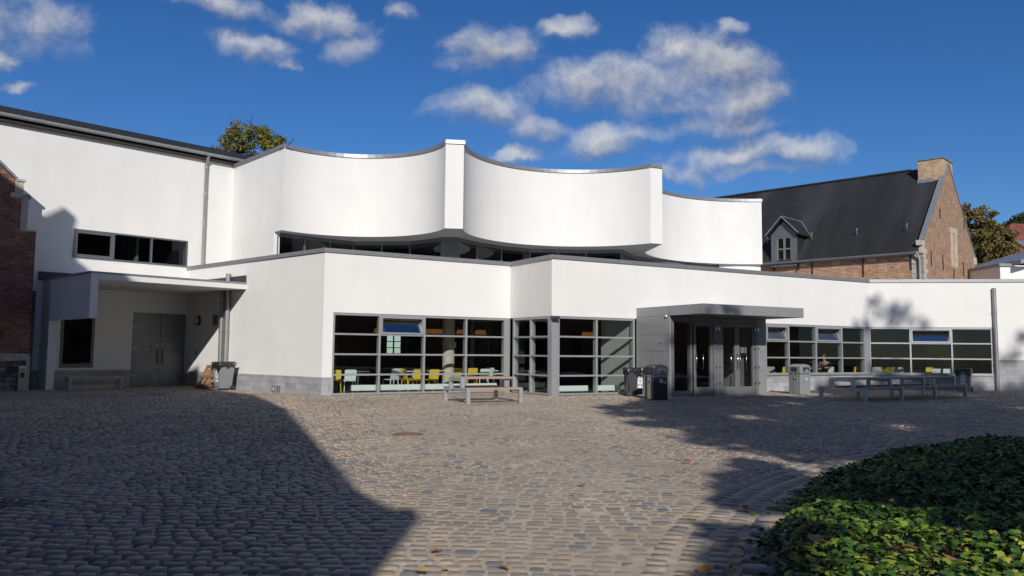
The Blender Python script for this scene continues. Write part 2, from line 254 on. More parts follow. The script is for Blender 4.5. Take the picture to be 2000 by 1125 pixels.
# ------------------------------------------------------------------ mesh builder
ORIG = {}
def top_orig(o): return np.zeros(3) if o is None else ORIG.get(o.name, np.zeros(3))
class MB:
    def __init__(s): s.v = []; s.f = []; s.sm = []
    def add(s, verts, faces, smooth=False):
        b = len(s.v); s.v += [tuple(map(float, p)) for p in verts]; s.f += [tuple(b+i for i in f) for f in faces]; s.sm += [smooth]*len(faces); return s
    def box8(s, P): return s.add(P, [(0, 3, 2, 1), (4, 5, 6, 7), (0, 1, 5, 4), (1, 2, 6, 5), (2, 3, 7, 6), (3, 0, 4, 7)])
    def box(s, c, d, rz=0):
        x, y, z = d[0]/2, d[1]/2, d[2]/2; ca, sa = math.cos(rz), math.sin(rz); P = []
        for k in (-z, z):
            for (i, j) in ((-x, -y), (x, -y), (x, y), (-x, y)): P.append((c[0]+i*ca-j*sa, c[1]+i*sa+j*ca, c[2]+k))
        return s.box8(P)
    def bar(s, a, b, w, h, up=(0, 0, 1)):
        a, b = Vector(a), Vector(b); t = (b-a).normalized(); u = Vector(up); sd = t.cross(u)
        if sd.length < 1e-4: sd = t.cross(Vector((0, 1, 0)))
        sd.normalize(); u = sd.cross(t); P = []
        for k in (a, b): P += [k-sd*w/2-u*h/2, k+sd*w/2-u*h/2, k+sd*w/2+u*h/2, k-sd*w/2+u*h/2]
        return s.box8(P)
    def prism(s, poly, off):
        n = len(poly); o = np.array(off, float); P = [np.array(p, float) for p in poly]
        return s.add(P+[p+o for p in P], [tuple(range(n))[::-1], tuple(range(n, 2*n))]+[(i, (i+1) % n, n+(i+1) % n, n+i) for i in range(n)])
    def tube(s, pts, r, n=10, caps=True):
        pts = [Vector(p) for p in pts]; rr = r if isinstance(r, (list, tuple)) else [r]*len(pts); V = []; F = []; prev = None
        for i, p in enumerate(pts):
            t = (pts[min(i+1, len(pts)-1)]-pts[max(i-1, 0)]).normalized()
            if prev is None: a = t.orthogonal().normalized()
            else: a = (prev-t*prev.dot(t)).normalized()
            prev = a; b = t.cross(a)
            for k in range(n): V.append(p+(a*math.cos(2*math.pi*k/n)+b*math.sin(2*math.pi*k/n))*rr[i])
        for i in range(len(pts)-1):
            for k in range(n): F.append((i*n+k, i*n+(k+1) % n, (i+1)*n+(k+1) % n, (i+1)*n+k))
        s.add(V, F, True)
        if caps: s.add(V[:n], [tuple(range(n))[::-1]]); s.add(V[-n:], [tuple(range(n))])
        return s
    def lathe(s, c, prof, n=20):
        V = []; F = []
        for (r, z) in prof:
            for k in range(n): V.append((c[0]+r*math.cos(2*math.pi*k/n), c[1]+r*math.sin(2*math.pi*k/n), c[2]+z))
        m = len(prof)
        for i in range(m-1):
            for k in range(n): F.append((i*n+k, i*n+(k+1) % n, (i+1)*n+(k+1) % n, (i+1)*n+k))
        s.add(V, F, True); s.add(V[:n], [tuple(range(n))[::-1]]); s.add(V[-n:], [tuple(range(n))]); return s
    def sweep(s, pl, prof, closed_prof=True, smooth=False, caps=True):
        pl = [np.array(p[:2], float) for p in pl]; n = len(pl); m = len(prof); V = []; F = []
        ts = [(pl[i+1]-pl[i])/np.linalg.norm(pl[i+1]-pl[i]) for i in range(n-1)]
        ns = [np.array([t[1], -t[0]]) for t in ts]
        for i in range(n):
            a = ns[max(i-1, 0)]; b = ns[min(i, n-2)]; mi = (a+b)/max(1+a@b, .25)
            for (d, z) in prof:
                q = pl[i]+mi*d; V.append((q[0], q[1], z))
        for i in range(n-1):
            for k in range(m if closed_prof else m-1): F.append((i*m+k, (i+1)*m+k, (i+1)*m+(k+1) % m, i*m+(k+1) % m))
        s.add(V, F, smooth)
        if caps and closed_prof: s.add(V[:m], [tuple(range(m))]); s.add(V[-m:], [tuple(range(m))[::-1]])
        return s
    def build(s, name, m, parent=None, bevel=0):
        me = bpy.data.meshes.new(name); o0 = top_orig(parent)
        V = np.array(s.v, float).reshape(-1, 3)-o0
        me.from_pydata(V.tolist(), [], s.f); me.polygons.foreach_set('use_smooth', s.sm)
        bm = bmesh.new(); bm.from_mesh(me)
        try: bmesh.ops.recalc_face_normals(bm, faces=bm.faces)
        except Exception: pass
        bm.normal_update(); uvl = bm.loops.layers.uv.new('UVMap'); oo = Vector(o0)
        for f in bm.faces:
            nn = f.normal
            t = Vector((-nn.y, nn.x, 0)) if abs(nn.z) < .95 and nn.length > .1 else Vector((1, 0, 0))
            t.normalize(); b = nn.cross(t) if abs(nn.z) < .95 else Vector((0, 1, 0))
            for l in f.loops:
                p = l.vert.co+oo; l[uvl].uv = (p.dot(t), p.dot(b))
        bm.to_mesh(me); bm.free(); me.materials.append(m)
        o = bpy.data.objects.new(name, me); COL.objects.link(o)
        if parent is not None: o.parent = parent; ORIG[o.name] = o0
        if bevel:
            bv = o.modifiers.new('bevel', 'BEVEL'); bv.width = bevel; bv.segments = 2; bv.limit_method = 'ANGLE'
        return o
def tag(o, label=None, cat=None, group=None, kind=None):
    if label: o['label'] = label
    if cat: o['category'] = cat
    if group: o['group'] = group
    if kind: o['kind'] = kind
    return o
def thing(name, label, cat, loc=(0, 0, 0), group=None, world=False, rz=0):
    o = bpy.data.objects.new(name, None); COL.objects.link(o); o.location = loc; o.rotation_euler.z = rz; o.empty_display_size = .2
    if world: ORIG[o.name] = np.array(loc, float)
    return tag(o, label, cat, group)
def children(o): return [c for c in bpy.data.objects if c.parent == o]
def copy_tree(o, parent=None):
    c = o.copy(); COL.objects.link(c); c.parent = parent
    for ch in children(o): copy_tree(ch, c)
    return c
def npmesh(name, V, F, m, tint=None, smooth=False, parent=None):
    me = bpy.data.meshes.new(name); n = F.shape[1]
    me.vertices.add(len(V)); me.vertices.foreach_set('co', np.ascontiguousarray(V, dtype=np.float32).ravel())
    me.loops.add(F.size); me.loops.foreach_set('vertex_index', np.ascontiguousarray(F, dtype=np.int32).ravel())
    me.polygons.add(len(F)); me.polygons.foreach_set('loop_start', np.arange(0, F.size, n, dtype=np.int32))
    if smooth: me.polygons.foreach_set('use_smooth', np.ones(len(F), bool))
    me.update(calc_edges=True)
    if tint is not None:
        a = me.attributes.new('tint', 'FLOAT', 'POINT'); a.data.foreach_set('value', np.ascontiguousarray(tint, dtype=np.float32))
    me.materials.append(m); o = bpy.data.objects.new(name, me); COL.objects.link(o)
    if parent is not None: o.parent = parent
    return o
class Fac:
    """vertical plane through a -> b (left to right as seen); n points out towards the viewer"""
    def __init__(s, a, b):
        s.a = np.array(a[:2], float); b = np.array(b[:2], float); s.L = np.linalg.norm(b-s.a); s.t = (b-s.a)/s.L; s.n = np.array([s.t[1], -s.t[0]])
    def P(s, u, z, d=0): q = s.a+s.t*u+s.n*d; return (q[0], q[1], z)
    def off(s, d): q = s.a+s.n*d; return Fac(q, q+s.t*s.L)
    def loc(s, px, py):
        d = ray(px, py); k = ((s.a-CAM[:2])@s.n)/(d[:2]@s.n); q = CAM+d*k; return float((q[:2]-s.a)@s.t), float(q[2])
    def box(s, mb, s0, s1, z0, z1, d0, d1):
        return mb.box8([s.P(s0, z0, d1), s.P(s1, z0, d1), s.P(s1, z0, d0), s.P(s0, z0, d0), s.P(s0, z1, d1), s.P(s1, z1, d1), s.P(s1, z1, d0), s.P(s0, z1, d0)])
    def poly(s, mb, pts, d0, d1):
        o = s.n*(d1-d0); return mb.prism([s.P(u, z, d0) for u, z in pts], (o[0], o[1], 0))
    def wall(s, mb, s0, s1, z0, z1, holes=(), th=.35):
        us = sorted({s0, s1}|{min(max(x, s0), s1) for h in holes for x in h[:2]}); zs = sorted({z0, z1}|{min(max(x, z0), z1) for h in holes for x in h[2:]})
        solid = {}
        for i in range(len(us)-1):
            for j in range(len(zs)-1):
                cu, cz = (us[i]+us[i+1])/2, (zs[j]+zs[j+1])/2
                solid[i, j] = not any(h[0] < cu < h[1] and h[2] < cz < h[3] for h in holes)
        q = lambda *pts: mb.add(pts, [tuple(range(len(pts)))])
        for (i, j), ok in solid.items():
            if not ok: continue
            a, b, c, e = us[i], us[i+1], zs[j], zs[j+1]
            q(s.P(a, c), s.P(b, c), s.P(b, e), s.P(a, e)); q(s.P(a, c, -th), s.P(a, e, -th), s.P(b, e, -th), s.P(b, c, -th))
            for (k, pa, pb) in (((i-1, j), (a, c), (a, e)), ((i+1, j), (b, c), (b, e)), ((i, j-1), (a, c), (b, c)), ((i, j+1), (a, e), (b, e))):
                if not solid.get(k, False): q(s.P(*pa), s.P(*pb), s.P(*pb, -th), s.P(*pa, -th))
        return mb
def arc(a, b, sag, n=26):
    a, b = np.array(a[:2], float), np.array(b[:2], float); L = np.linalg.norm(b-a); e = (b-a)/L; nn = np.array([-e[1], e[0]])
    r = (L*L/4+sag*sag)/(2*sag); h = r-sag; th = math.atan2(L/2, h) if h > 0 else math.pi-math.atan2(L/2, -h)
    c = (a+b)/2-nn*h
    return [c+r*(e*math.sin(t)+nn*math.cos(t)) for t in np.linspace(-th, th, n)]
# ------------------------------------------------------------------ key plan points
H = 5.0; ZT = 9.73; ZS = 6.257
L0 = atz(367, 521, H)[:2]; A = atz(635, 484, H)[:2]; B = atz(997, 512, H)[:2]; C = atz(1078, 497, H)[:2]; RR = atz(1697, 546, H)[:2]; EE = atz(2000, 545, H)[:2]; EE = RR+(EE-RR)*2.2
w0 = atz(0, 235, ZT)[:2]; w1 = atz(400, 311, ZT)[:2]; wdir = (w1-w0)/np.linalg.norm(w1-w0)
WC = L0+wdir*((atz(455, 322, ZT)[:2]-L0)@wdir)
FW = Fac(L0-wdir*16, L0)          # hall wall, s = 16 at the inner corner
FL = Fac(L0, A); FAB = Fac(A, B); FBC = Fac(B, C); FCR = Fac(C, RR); FRE = Fac(RR, EE)
# ================================================================== HALL WING (left white wall with slate roof and porch)
hall = thing('hall_building', 'tall white rendered hall with a dark slate roof, gutter and covered porch on the left', 'building', (*(L0-wdir*4), 0), world=True)
sWC = 16+np.linalg.norm(WC-L0)
wt = FW.loc(200, 275)[1]
# upper window, lower window, door
ua, ub = FW.loc(143, 475)[0], FW.loc(366, 490)[0]; uz1 = FW.loc(143, 446)[1]; uz0 = FW.loc(143, 503)[1]
la, lb = FW.loc(117, 680)[0], FW.loc(183, 680)[0]; lz0 = FW.loc(150, 718)[1]; lz1 = 3.05
da, db = FW.loc(257, 690)[0], FW.loc(363, 690)[0]; dz = FW.loc(310, 612)[1]
mb = MB(); FW.wall(mb, -1, sWC+1.5, 0, wt, [(ua, ub, uz0, uz1), (la, lb, lz0, lz1), (da, db, 0, dz)]); mb.build('wall', M_['stucco'], hall)
pz = FW.loc(140, 723)[1]
for a_, b_ in ((-1, da-.01), (db+.01, 15.98)): mb = MB(); FW.box(mb, a_, b_, -.05, pz, -.02, .02); mb.build('plinth', M_['plinth'], hall)
mb = MB(); FW.box(mb, -1, sWC+3, wt-.005, wt+.10, -.2, .17); mb.build('eave_board', M_['eavewood'], hall)
ze = wt+.26
g = []
for k in range(9):
    t = math.pi*k/8; g.append((.47-.09*math.cos(t), ze+.02-.10*math.sin(t)))
g += [(.55, ze+.02), (.55, ze+.035), (.57, ze+.035), (.57, ze-.0)]
mb = MB()
gp = [(.17+.09-.09*math.cos(math.pi*k/8)*1.0, ze-.11*math.sin(math.pi*k/8)) for k in range(9)]; gi = [(d*.96+.010, z+.012) for d, z in gp[::-1]]
mb.sweep([FW.P(-1, 0)[:2], FW.P(sWC+3, 0)[:2]], gp+gi); gut = mb.build('gutter', M_['gutter'], hall)
s = 0.
while s < sWC+1: mb = MB(); FW.box(mb, s, s+.03, ze-.02, ze+.035, .12, .37); s += .78; mb.build('gutter_bracket', M_['lead'], gut)
fr = FW.off(-4.3); zr = max(fr.loc(0, 209)[1], ze+.8)
mb = MB(); FW.poly(mb, [(-1, 0)], 0, 0) if False else None
P = [FW.P(-1, ze-.04, .22), FW.P(sWC+3, ze-.04, .22), FW.P(sWC+3, zr, -4.3), FW.P(-1, zr, -4.3)]
mb.prism(P, (0, 0, .08)); P2 = [FW.P(-1, zr, -4.3), FW.P(sWC+3, zr, -4.3), FW.P(sWC+3, ze, -8.6), FW.P(-1, ze, -8.6)]; mb.prism(P2, (0, 0, .08)); rf = mb.build('roof', M_['slate'], hall)
s = .4
while s < sWC+2: mb = MB(); FW.box(mb, s, s+.05, zr+.06, zr+.13, -4.33, -4.25); s += 1.02; mb.build('roof_hook', M_['lead'], rf)
mb = MB(); FW.wall(mb, -1, sWC+2.5, 0, ze-.1, th=.3); b2 = FW.off(-8.4); mb = MB(); b2.box(mb, -1, sWC+2.5, 0, ze-.1, -.3, 0); FW.box(mb, -1.3, -1, 0, ze-.1, -8.4, -.02); mb.build('rear_wall', M_['stucco'], hall)
# dark room behind the windows
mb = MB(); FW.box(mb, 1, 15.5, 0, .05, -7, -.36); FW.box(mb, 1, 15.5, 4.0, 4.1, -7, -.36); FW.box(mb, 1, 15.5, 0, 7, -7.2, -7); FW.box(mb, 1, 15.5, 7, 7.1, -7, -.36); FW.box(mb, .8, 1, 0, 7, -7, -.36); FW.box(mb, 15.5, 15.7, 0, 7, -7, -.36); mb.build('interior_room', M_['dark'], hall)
mb = MB(); FW.box(mb, 14.2, 14.3, 4.2, 6.5, -2.6, -.9); mb.build('interior_partition', M_['soffit'], hall)
# upper ribbon window
us = [ua, FW.loc(222, 480)[0], FW.loc(296, 485)[0], ub]
mb = MB(); FW.box(mb, ua, ub, uz0, uz0+.065, -.12, .03); FW.box(mb, ua, ub, uz1-.06, uz1, -.12, .02)
for i, x in enumerate(us):
    a = x if i == 0 else x-.03; a = x-.06 if i == 3 else a; FW.box(mb, a, a+.06, uz0+.065, uz1-.06, -.13, .025)
win = mb.build('window', M_['hframe'], hall)
mb = MB(); FW.box(mb, us[0]+.06, us[1]-.03, uz0+.065, uz0+.16, -.1, .015); FW.box(mb, us[0]+.06, us[1]-.03, uz1-.15, uz1-.06, -.1, .015); FW.box(mb, us[0]+.06, us[0]+.15, uz0+.16, uz1-.15, -.1, .012); FW.box(mb, us[1]-.11, us[1]-.03, uz0+.16, uz1-.15, -.1, .012); mb.build('sash', M_['hframe'], win)
mb = MB(); mb.add([FW.P(ua+.05, uz0+.05, -.07), FW.P(ub-.05, uz0+.05, -.07), FW.P(ub-.05, uz1-.05, -.07), FW.P(ua+.05, uz1-.05, -.07)], [(0, 1, 2, 3)]); mb.build('pane', M_['darkglass'], win)
# lower window
mb = MB(); FW.box(mb, la, lb, lz0, lz0+.14, -.14, .03); FW.box(mb, la, la+.10, lz0+.14, lz1, -.12, .02); FW.box(mb, lb-.10, lb, lz0+.14, lz1, -.12, .02); FW.box(mb, la+.1, lb-.1, lz1-.1, lz1, -.12, .018); win = mb.build('window', M_['hframe'], hall)
mb = MB(); mb.add([FW.P(la+.08, lz0+.1, -.06), FW.P(lb-.08, lz0+.1, -.06), FW.P(lb-.08, lz1-.08, -.06), FW.P(la+.08, lz1-.08, -.06)], [(0, 1, 2, 3)]); mb.build('pane', M_['darkglass'], win)
# double door
dm = (da+db)/2
for k, (a, b) in enumerate(((da+.01, dm-.006), (dm+.006, db-.01))):
    mb = MB(); FW.box(mb, a, b, .03, dz-.01, -.05, .012+.004*k); dr = mb.build('door', M_['door'], hall)
    hx = dm-.10 if k == 0 else dm+.10
    mb = MB(); mb.tube([FW.P(hx, .95, .012), FW.P(hx, .95, .07), FW.P(hx, 1.5, .07), FW.P(hx, 1.5, .012)], .016, 8); mb.build('handle', M_['rubber'], dr)
    for z in (.45, 1.55, 2.4):
        mb = MB(); e = a+.02 if k == 0 else b-.02; sg = 1 if k == 0 else -1
        mb.tube([FW.P(e, z-.07, .035), FW.P(e, z+.07, .035)], .018, 8); mb.bar(FW.P(e, z, .03), FW.P(e+sg*.16, z, .03), .03, .02); mb.build('hinge', M_['steel'], dr)
    if k == 0:
        mb = MB(); c = (a+b)/2+.05
        for (p, q) in (((c-.2, 1.38), (c+.16, 1.38)), ((c-.2, 1.62), (c+.16, 1.62))): FW.box(mb, p[0], q[0], p[1]-.008, p[1]+.008, .012, .02)
        for x in (c-.2, c+.16): FW.box(mb, x-.008, x+.008, 1.389, 1.611, .012, .021)
        mb.build('notice_frame', M_['ink'], dr)
# porch canopy
FLs = FL.loc(482, 552)[0]; QF = np.array(FL.P(FLs, 0)[:2]); FP = Fac(QF-wdir*8, QF)
pzb = FP.loc(481, 565)[1]; pzt = FP.loc(482, 552)[1]; ps = FP.loc(178, 540)[0]; PD = (QF-L0)@FW.n
c0 = np.array(FP.P(ps, 0)[:2]); cw = c0-FW.n*PD
print('PORCH', 'z', pzb, pzt, 'len', 8-ps, 'depth', PD, 'slab', FP.loc(186, 545)[1], FP.loc(172, 527)[1])
mb = MB(); ins = lambda p, k: np.array(p)+k
mb.prism([(*c0, pzb), (*QF, pzb), (*(L0+FL.t*.02), pzb), (*(cw+FW.n*.01), pzb)], (0, 0, pzt-pzb-.06)); por = mb.build('porch_canopy', M_['stucco'], hall)
mb = MB(); mb.sweep([cw+FW.n*.02, c0, QF], [(-.3, pzt-.058), (-.3, pzt), (.025, pzt), (.025, pzt-.058)]); mb.build('canopy_edge_trim', M_['coping'], por)
mb = MB(); FW.box(mb, FW.loc(80, 540)[0]-.1, 15.98, pzt-.05, pzt+.28, 0, .03); FL.box(mb, .05, FLs-.03, pzt-.05, pzt+.28, 0, .03); mb.build('flashing', M_['ink'], por)
FS = Fac(cw, c0)   # left side of the porch, outer face points left-front
pb = FP.loc(178, 621)[1]
mb = MB(); FS.box(mb, .02, FS.L-.003, pb, pzb-.003, -.24, 0); mb.build('porch_side_wall', M_['stucco'], hall)
mb = MB(); FS.box(mb, .02, .92, 0, pb-.002, -.26, 0); mb.build('porch_pillar', M_['stucco'], hall)
# hall downpipe
dp = FW.loc(399, 400)[0]; zlow = 5.02
mb = MB(); mb.tube([FW.P(dp, ze-.06, .24), FW.P(dp, ze-.25, .16), FW.P(dp, ze-.42, .075), FW.P(dp, zlow, .075)], .07, 12); d_ = mb.build('downpipe', M_['pipe'], hall)
for z in (ze-.6, ze-1.75, ze-3.0): mb = MB(); mb.tube([FW.P(dp, z-.04, .075), FW.P(dp, z+.04, .075)], .083, 12); FW.box(mb, dp-.02, dp+.02, z-.02, z+.02, 0, .08); mb.build('pipe_clamp', M_['pipe'], d_)
# ================================================================== CAFETERIA (low front, curved upper storey)
caf = thing('cafeteria_building', 'white rendered cafeteria with a low glazed front and scalloped curved upper storey', 'building', (0, 31, 0), world=True)
ZH = 2.82; RAIL = [.02, .70, 1.40, 2.09, ZH]
def sx(F, l, y=690): return [F.loc(x, y)[0] for x in l]
ab = sx(FAB, [649, 741.5, 829, 911, 988]); bc = sx(FBC, [1000.5, 1034.5, 1071]); cr = sx(FCR, [1090, 1166.5, 1240.5]); r1 = sx(FCR, [1496, 1542, 1595.5, 1646, 1691]); re = sx(FRE, [1698, 1779, 1860, 1940])
s0 = FCR.loc(1243, 700)[0]; s1 = FCR.off(1.9).loc(1497, 700)[0]
mb = MB(); TH = .32
FL.wall(mb, 0, FL.L, 0, H-.13, th=TH)
FAB.wall(mb, 0, FAB.L, 0, H-.13, [(ab[0], FAB.L+1, -1, ZH)], TH)
FBC.wall(mb, 0, FBC.L, ZH, H-.13, th=TH)
FCR.wall(mb, 0, FCR.L, 0, H-.13, [(-1, s0, -1, ZH), (s0, s1-.02, -1, 2.8), (s1, FCR.L+1, .66, ZH)], TH)
FRE.wall(mb, 0, FRE.L, 0, H-.13, [(-1, re[3], .66, ZH)], TH)
mb.build('wall', M_['stucco'], caf)
mb = MB(); mb.sweep([L0, A, B, C, RR, EE], [(-TH-.05, H-.14), (-TH-.05, H), (.05, H), (.05, H-.14)]); mb.build('coping', M_['coping'], caf)
zpl = FL.loc(500, 731)[1]
for F_, a_, b_, c_ in ((FL, .02, FL.L, zpl), (FAB, 0, ab[0]-.02, zpl), (FCR, s1+.02, FCR.L-.03, .64), (FRE, .03, re[3]-.02, .64), (FRE, re[3]+.16, FRE.L, FRE.loc(1970, 703)[1])):
    mb = MB(); F_.box(mb, a_, b_, -.05, c_, -.03, .02); mb.build('plinth', M_['plinth'], caf)
mb = MB(); FCR.box(mb, s1+.01, FCR.L, .642, .70, -.2, .06); FRE.box(mb, .0, re[3], .642, .698, -.2, .06); mb.build('window_sill', M_['coping'], caf)
def window(F, ss, zs, hop=(), sill=True):
    fw = .07; mb = MB()
    for i, x in enumerate(ss):
        a = x if i == 0 else x-fw/2; a = x-fw if i == len(ss)-1 else a
        F.box(mb, a, a+fw, zs[0], zs[-1]-.002, -.22, -.015)
    inner = []
    for i in range(len(ss)-1):
        a = ss[i]+(fw if i == 0 else fw/2); b = ss[i+1]-(fw if i == len(ss)-2 else fw/2); inner.append((a, b))
        for j, z in enumerate(zs):
            c, e = (z, z+.06) if j == 0 else ((z-.085, z-.002) if j == len(zs)-1 else (z-.03, z+.03))
            F.box(mb, a, b, c, e, -.16, -.02)
    w = mb.build('window', M_['frame'], caf)
    mb = MB()
    for i, (a, b) in enumerate(inner):
        for j in range(len(zs)-1):
            if (i, j) in hop: continue
            c = zs[j]+.02; e = zs[j+1]-.02
            mb.add([F.P(a-.01, c, -.09), F.P(b+.01, c, -.09), F.P(b+.01, e, -.09), F.P(a-.01, e, -.09)], [(0, 1, 2, 3)])
    mb.build('pane', M_['glass'], w)
    for (i, j) in hop:
        a, b = inner[i]; c = zs[j]+.032; e = zs[j+1]-(.087 if j == len(zs)-2 else .032); k = .06
        mb = MB(); F.box(mb, a+.004, b-.004, c, c+k, -.14, .01); F.box(mb, a+.004, b-.004, e-k, e, -.14, .01); F.box(mb, a+.004, a+k, c+k, e-k, -.14, .008); F.box(mb, b-k, b-.004, c+k, e-k, -.14, .008)
        mb.build('opening_sash', M_['frame'], w)
        hh = e-c-2*k; an = R(24); dx = -math.sin(an)*hh; dz_ = math.cos(an)*hh
        p0, p1 = c+k+.005, c+k+.005+dz_; mb = MB()
        mb.add([F.P(a+k, p0, -.06), F.P(b-k, p0, -.06), F.P(b-k, p1, -.06+dx), F.P(a+k, p1, -.06+dx)], [(0, 1, 2, 3)])
        mb.build('tilted_pane', M_['sglass'], w)
        mb = MB()
        for x in (a+k+.015, b-k-.015): mb.bar(F.P(x, p0, -.06), F.P(x, p1, -.06+dx), .035, .03)
        mb.bar(F.P(a+k, p1, -.06+dx), F.P(b-k, p1, -.06+dx), .03, .035); mb.build('sash_rim', M_['frame'], w)
    return w
window(FAB, ab, RAIL, [(1, 3)]); window(FBC, bc, RAIL); window(FCR, cr, RAIL)
window(FCR, r1, [.70, 1.40, 2.09, ZH], [(0, 2), (2, 2)]); window(FRE, re, [.70, 1.40, 2.09, ZH], [(1, 2)])
mb = MB(); bx = np.array(B); FAB.box(mb, ab[4]+.005, FAB.L+.02, 0, ZH-.003, -.25, -.012); mb.build('corner_column', M_['frame'], caf)
mb = MB(); FBC.box(mb, bc[2]+.01, FBC.L-.0, 0, ZH-.003, -.2, -.008); FCR.box(mb, .01, cr[0]-.01, 0, ZH-.004, -.2, -.012); mb.build('corner_column', M_['frame'], caf)
mb = MB(); FCR.box(mb, r1[4]+.005, FCR.L-.01, .7, ZH-.003, -.2, -.01); FRE.box(mb, .01, re[0]-.005, .7, ZH-.004, -.2, -.014); mb.build('corner_column', M_['frame'], caf)
# security camera bracket under the corner
mb = MB(); FCR.box(mb, -.05, .22, ZH-.12, ZH-.02, .0, .2); mb.build('corner_soffit_block', M_['ink'], caf)
# interior
fl = [FL.P(.5, .03, -.33), FL.P(FL.L-.3, .03, -.33), FAB.P(FAB.L+.1, .03, -.2), FCR.P(.2, .03, -.2), FCR.P(FCR.L, .03, -.2), FRE.P(FRE.L, .03, -.2), (30, 50, .03), (16, 52, .03), (4, 46, .03), (-12, 39.5, .03)]
mb = MB(); mb.prism([(x, y, -.12) for x, y, z in fl], (0, 0, .14)); mb.build('interior_floor', M_['floor'], caf)
mb = MB(); mb.prism([(x, y, 2.98) for x, y, z in fl], (0, 0, .1)); mb.build('interior_ceiling', M_['ceil'], caf)
mb = MB(); roofp = [L0, A, B, C, RR, EE]; mb.prism([(*(np.array(p)+np.array([0, .12])), 4.6) for p in roofp]+[(30, 51, 4.6), (16, 53, 4.6), (4, 47, 4.6), (-13.5, 40, 4.6)], (0, 0, .2)); mb.build('roof', M_['coping'], caf)
FK = Fac((-13.2, 39.2), (4, 45.7)); FK2 = Fac((4, 45.7), (16, 51.7)); FK3 = Fac((16, 51.7), (30, 49.7))
hx0, hz1 = FK.loc(754, 655); hx1, hz0 = FK.loc(784, 691)
mb = MB(); FK.wall(mb, 0, FK.L, 0, 4.6, [(hx0, hx1, hz0, hz1)], .3); FK2.wall(mb, 0, FK2.L, 0, 4.6, th=.3); FK3.wall(mb, 0, FK3.L, 0, 4.6, th=.3)
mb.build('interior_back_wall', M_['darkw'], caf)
mb = MB(); FK.box(mb, hx0, hx0+.06, hz0, hz1, -.1, 0)
for t in (.5, 1): FK.box(mb, hx0+(hx1-hx0)*t-.03, hx0+(hx1-hx0)*t+.03, hz0, hz1, -.1, 0)
for t in (.33, .67): FK.box(mb, hx0, hx1, hz0+(hz1-hz0)*t-.02, hz0+(hz1-hz0)*t+.02, -.12, -.01)
mb.build('rear_window', M_['ink'], caf)
mb = MB(); FX = FAB.off(-1.2); FAB.box(mb, ab[0]+.25, ab[0]+.45, .03, 2.98, -6, -.8); mb.build('interior_partition', M_['dark'], caf); mb = MB(); sp_ = FCR.off(-1.7).loc(1174, 690)[0]; mb.prism([FCR.P(sp_, .03, -1.7), FCR.P(cr[2]-.02, .03, -.36), FCR.P(cr[2]+.1, .03, -.36), FCR.P(sp_+.12, .03, -1.7)], (0, 0, 2.95)); mb.build('white_partition', M_['partition'], caf)
mb = MB(); FCR.box(mb, s0+.5, s1-.2, .03, 2.98, -3.4, -3.2); mb.build('interior_partition', M_['dark'], caf)
q = FAB.P(FAB.off(-2.2).loc(876, 690)[0], 0, -2.2); mb = MB(); mb.lathe((q[0], q[1], .03), [(.24, 0), (.24, 2.95)], 24); mb.build('interior_column', M_['concrete'], caf)
# portal
P0 = FCR.P(s0, 0)
PS = 1.9; FD = FCR.off(PS); FSd = Fac(FCR.P(s0, 0)[:2], FCR.P(s0, 0, PS)[:2])   # left cheek faces left-front
def cx_(px): return FD.loc(px, 700)[0]
mb = MB()
zz = [.02, .93, 1.62, 2.2, 2.87]
for j in range(4):
    FSd.box(mb, .015, FSd.L*.86-.006, zz[j]+.004, zz[j+1]-.004, -.06, .012); FSd.box(mb, FSd.L*.86+.006, FSd.L-.002, zz[j]+.004, zz[j+1]-.004, -.06, .01)
FSd.box(mb, 0, FSd.L-.02, 0, 2.86, -.1, -.02)
mb.build('portal_cheek', M_['panel'], caf)
j0, j1 = cx_(1475.5), s1
mb = MB()
for j in range(4): FD.box(mb, j0+.16, j1, zz[j]+.004, zz[j+1]-.004, -.06, 0)
FD.box(mb, j0+.17, j1-.01, 0, 2.86, -1.85, -.02)
mb.build('portal_jamb', M_['panel'], caf)
can = []
cd_ = 3.65
mb = MB(); z0, z1 = 2.87, 3.22
SC1 = FCR.off(cd_).loc(1570, 620)[0]; FCR.box(mb, s0, SC1, z0, z1, .003, cd_)
cn = mb.build('entrance_canopy', M_['panel'], caf, bevel=.01)
FSC = Fac(FCR.P(s0, 0)[:2], FCR.P(s0, 0, cd_)[:2])
mb = MB(); FCR.box(mb, s0+3.45, s0+3.458, z0-.002, z1+.002, cd_-.01, cd_+.002); mb.build('panel_joint', M_['ink'], cn)
for u_ in (1.9, 3.2): mb = MB(); FSC.box(mb, u_, u_+.008, z0-.002, z1-.01, -.01, .002); mb.build('panel_joint', M_['ink'], cn)
c = FSC.P(1.75, z0-.03, .02); mb = MB(); mb.lathe(c, [(.0, -.05), (.04, -.04), (.05, 0), (.03, .05)], 12); mb.build('canopy_spotlight', M_['chrome'], cn)
# fixed light, single door, post, double doors
f0, f1 = cx_(1314), cx_(1352.5); d0, d1 = cx_(1356), cx_(1393); p0, p1 = cx_(1393.5), cx_(1408); e0, em, e1 = cx_(1409), cx_(1441), cx_(1475)
mb = MB(); FD.box(mb, f0-.02, f0+.07, .02, 2.86, -.2, -.01); FD.box(mb, f1-.07, f1, .02, 2.86, -.2, -.02); FD.box(mb, f0+.07, f1-.07, .02, .18, -.2, -.03); FD.box(mb, f0+.07, f1-.07, 2.66, 2.86, -.2, -.03); w = mb.build('side_light', M_['dframe'], caf)
mb = MB(); mb.add([FD.P(f0, .1, -.1), FD.P(f1, .1, -.1), FD.P(f1, 2.7, -.1), FD.P(f0, 2.7, -.1)], [(0, 1, 2, 3)]); mb.build('pane', M_['glass'], w)
mb = MB(); FD.box(mb, f1+.002, e1+.0, 2.66, 2.86, -.2, -.012); mb.build('door_head', M_['dframe'], caf)
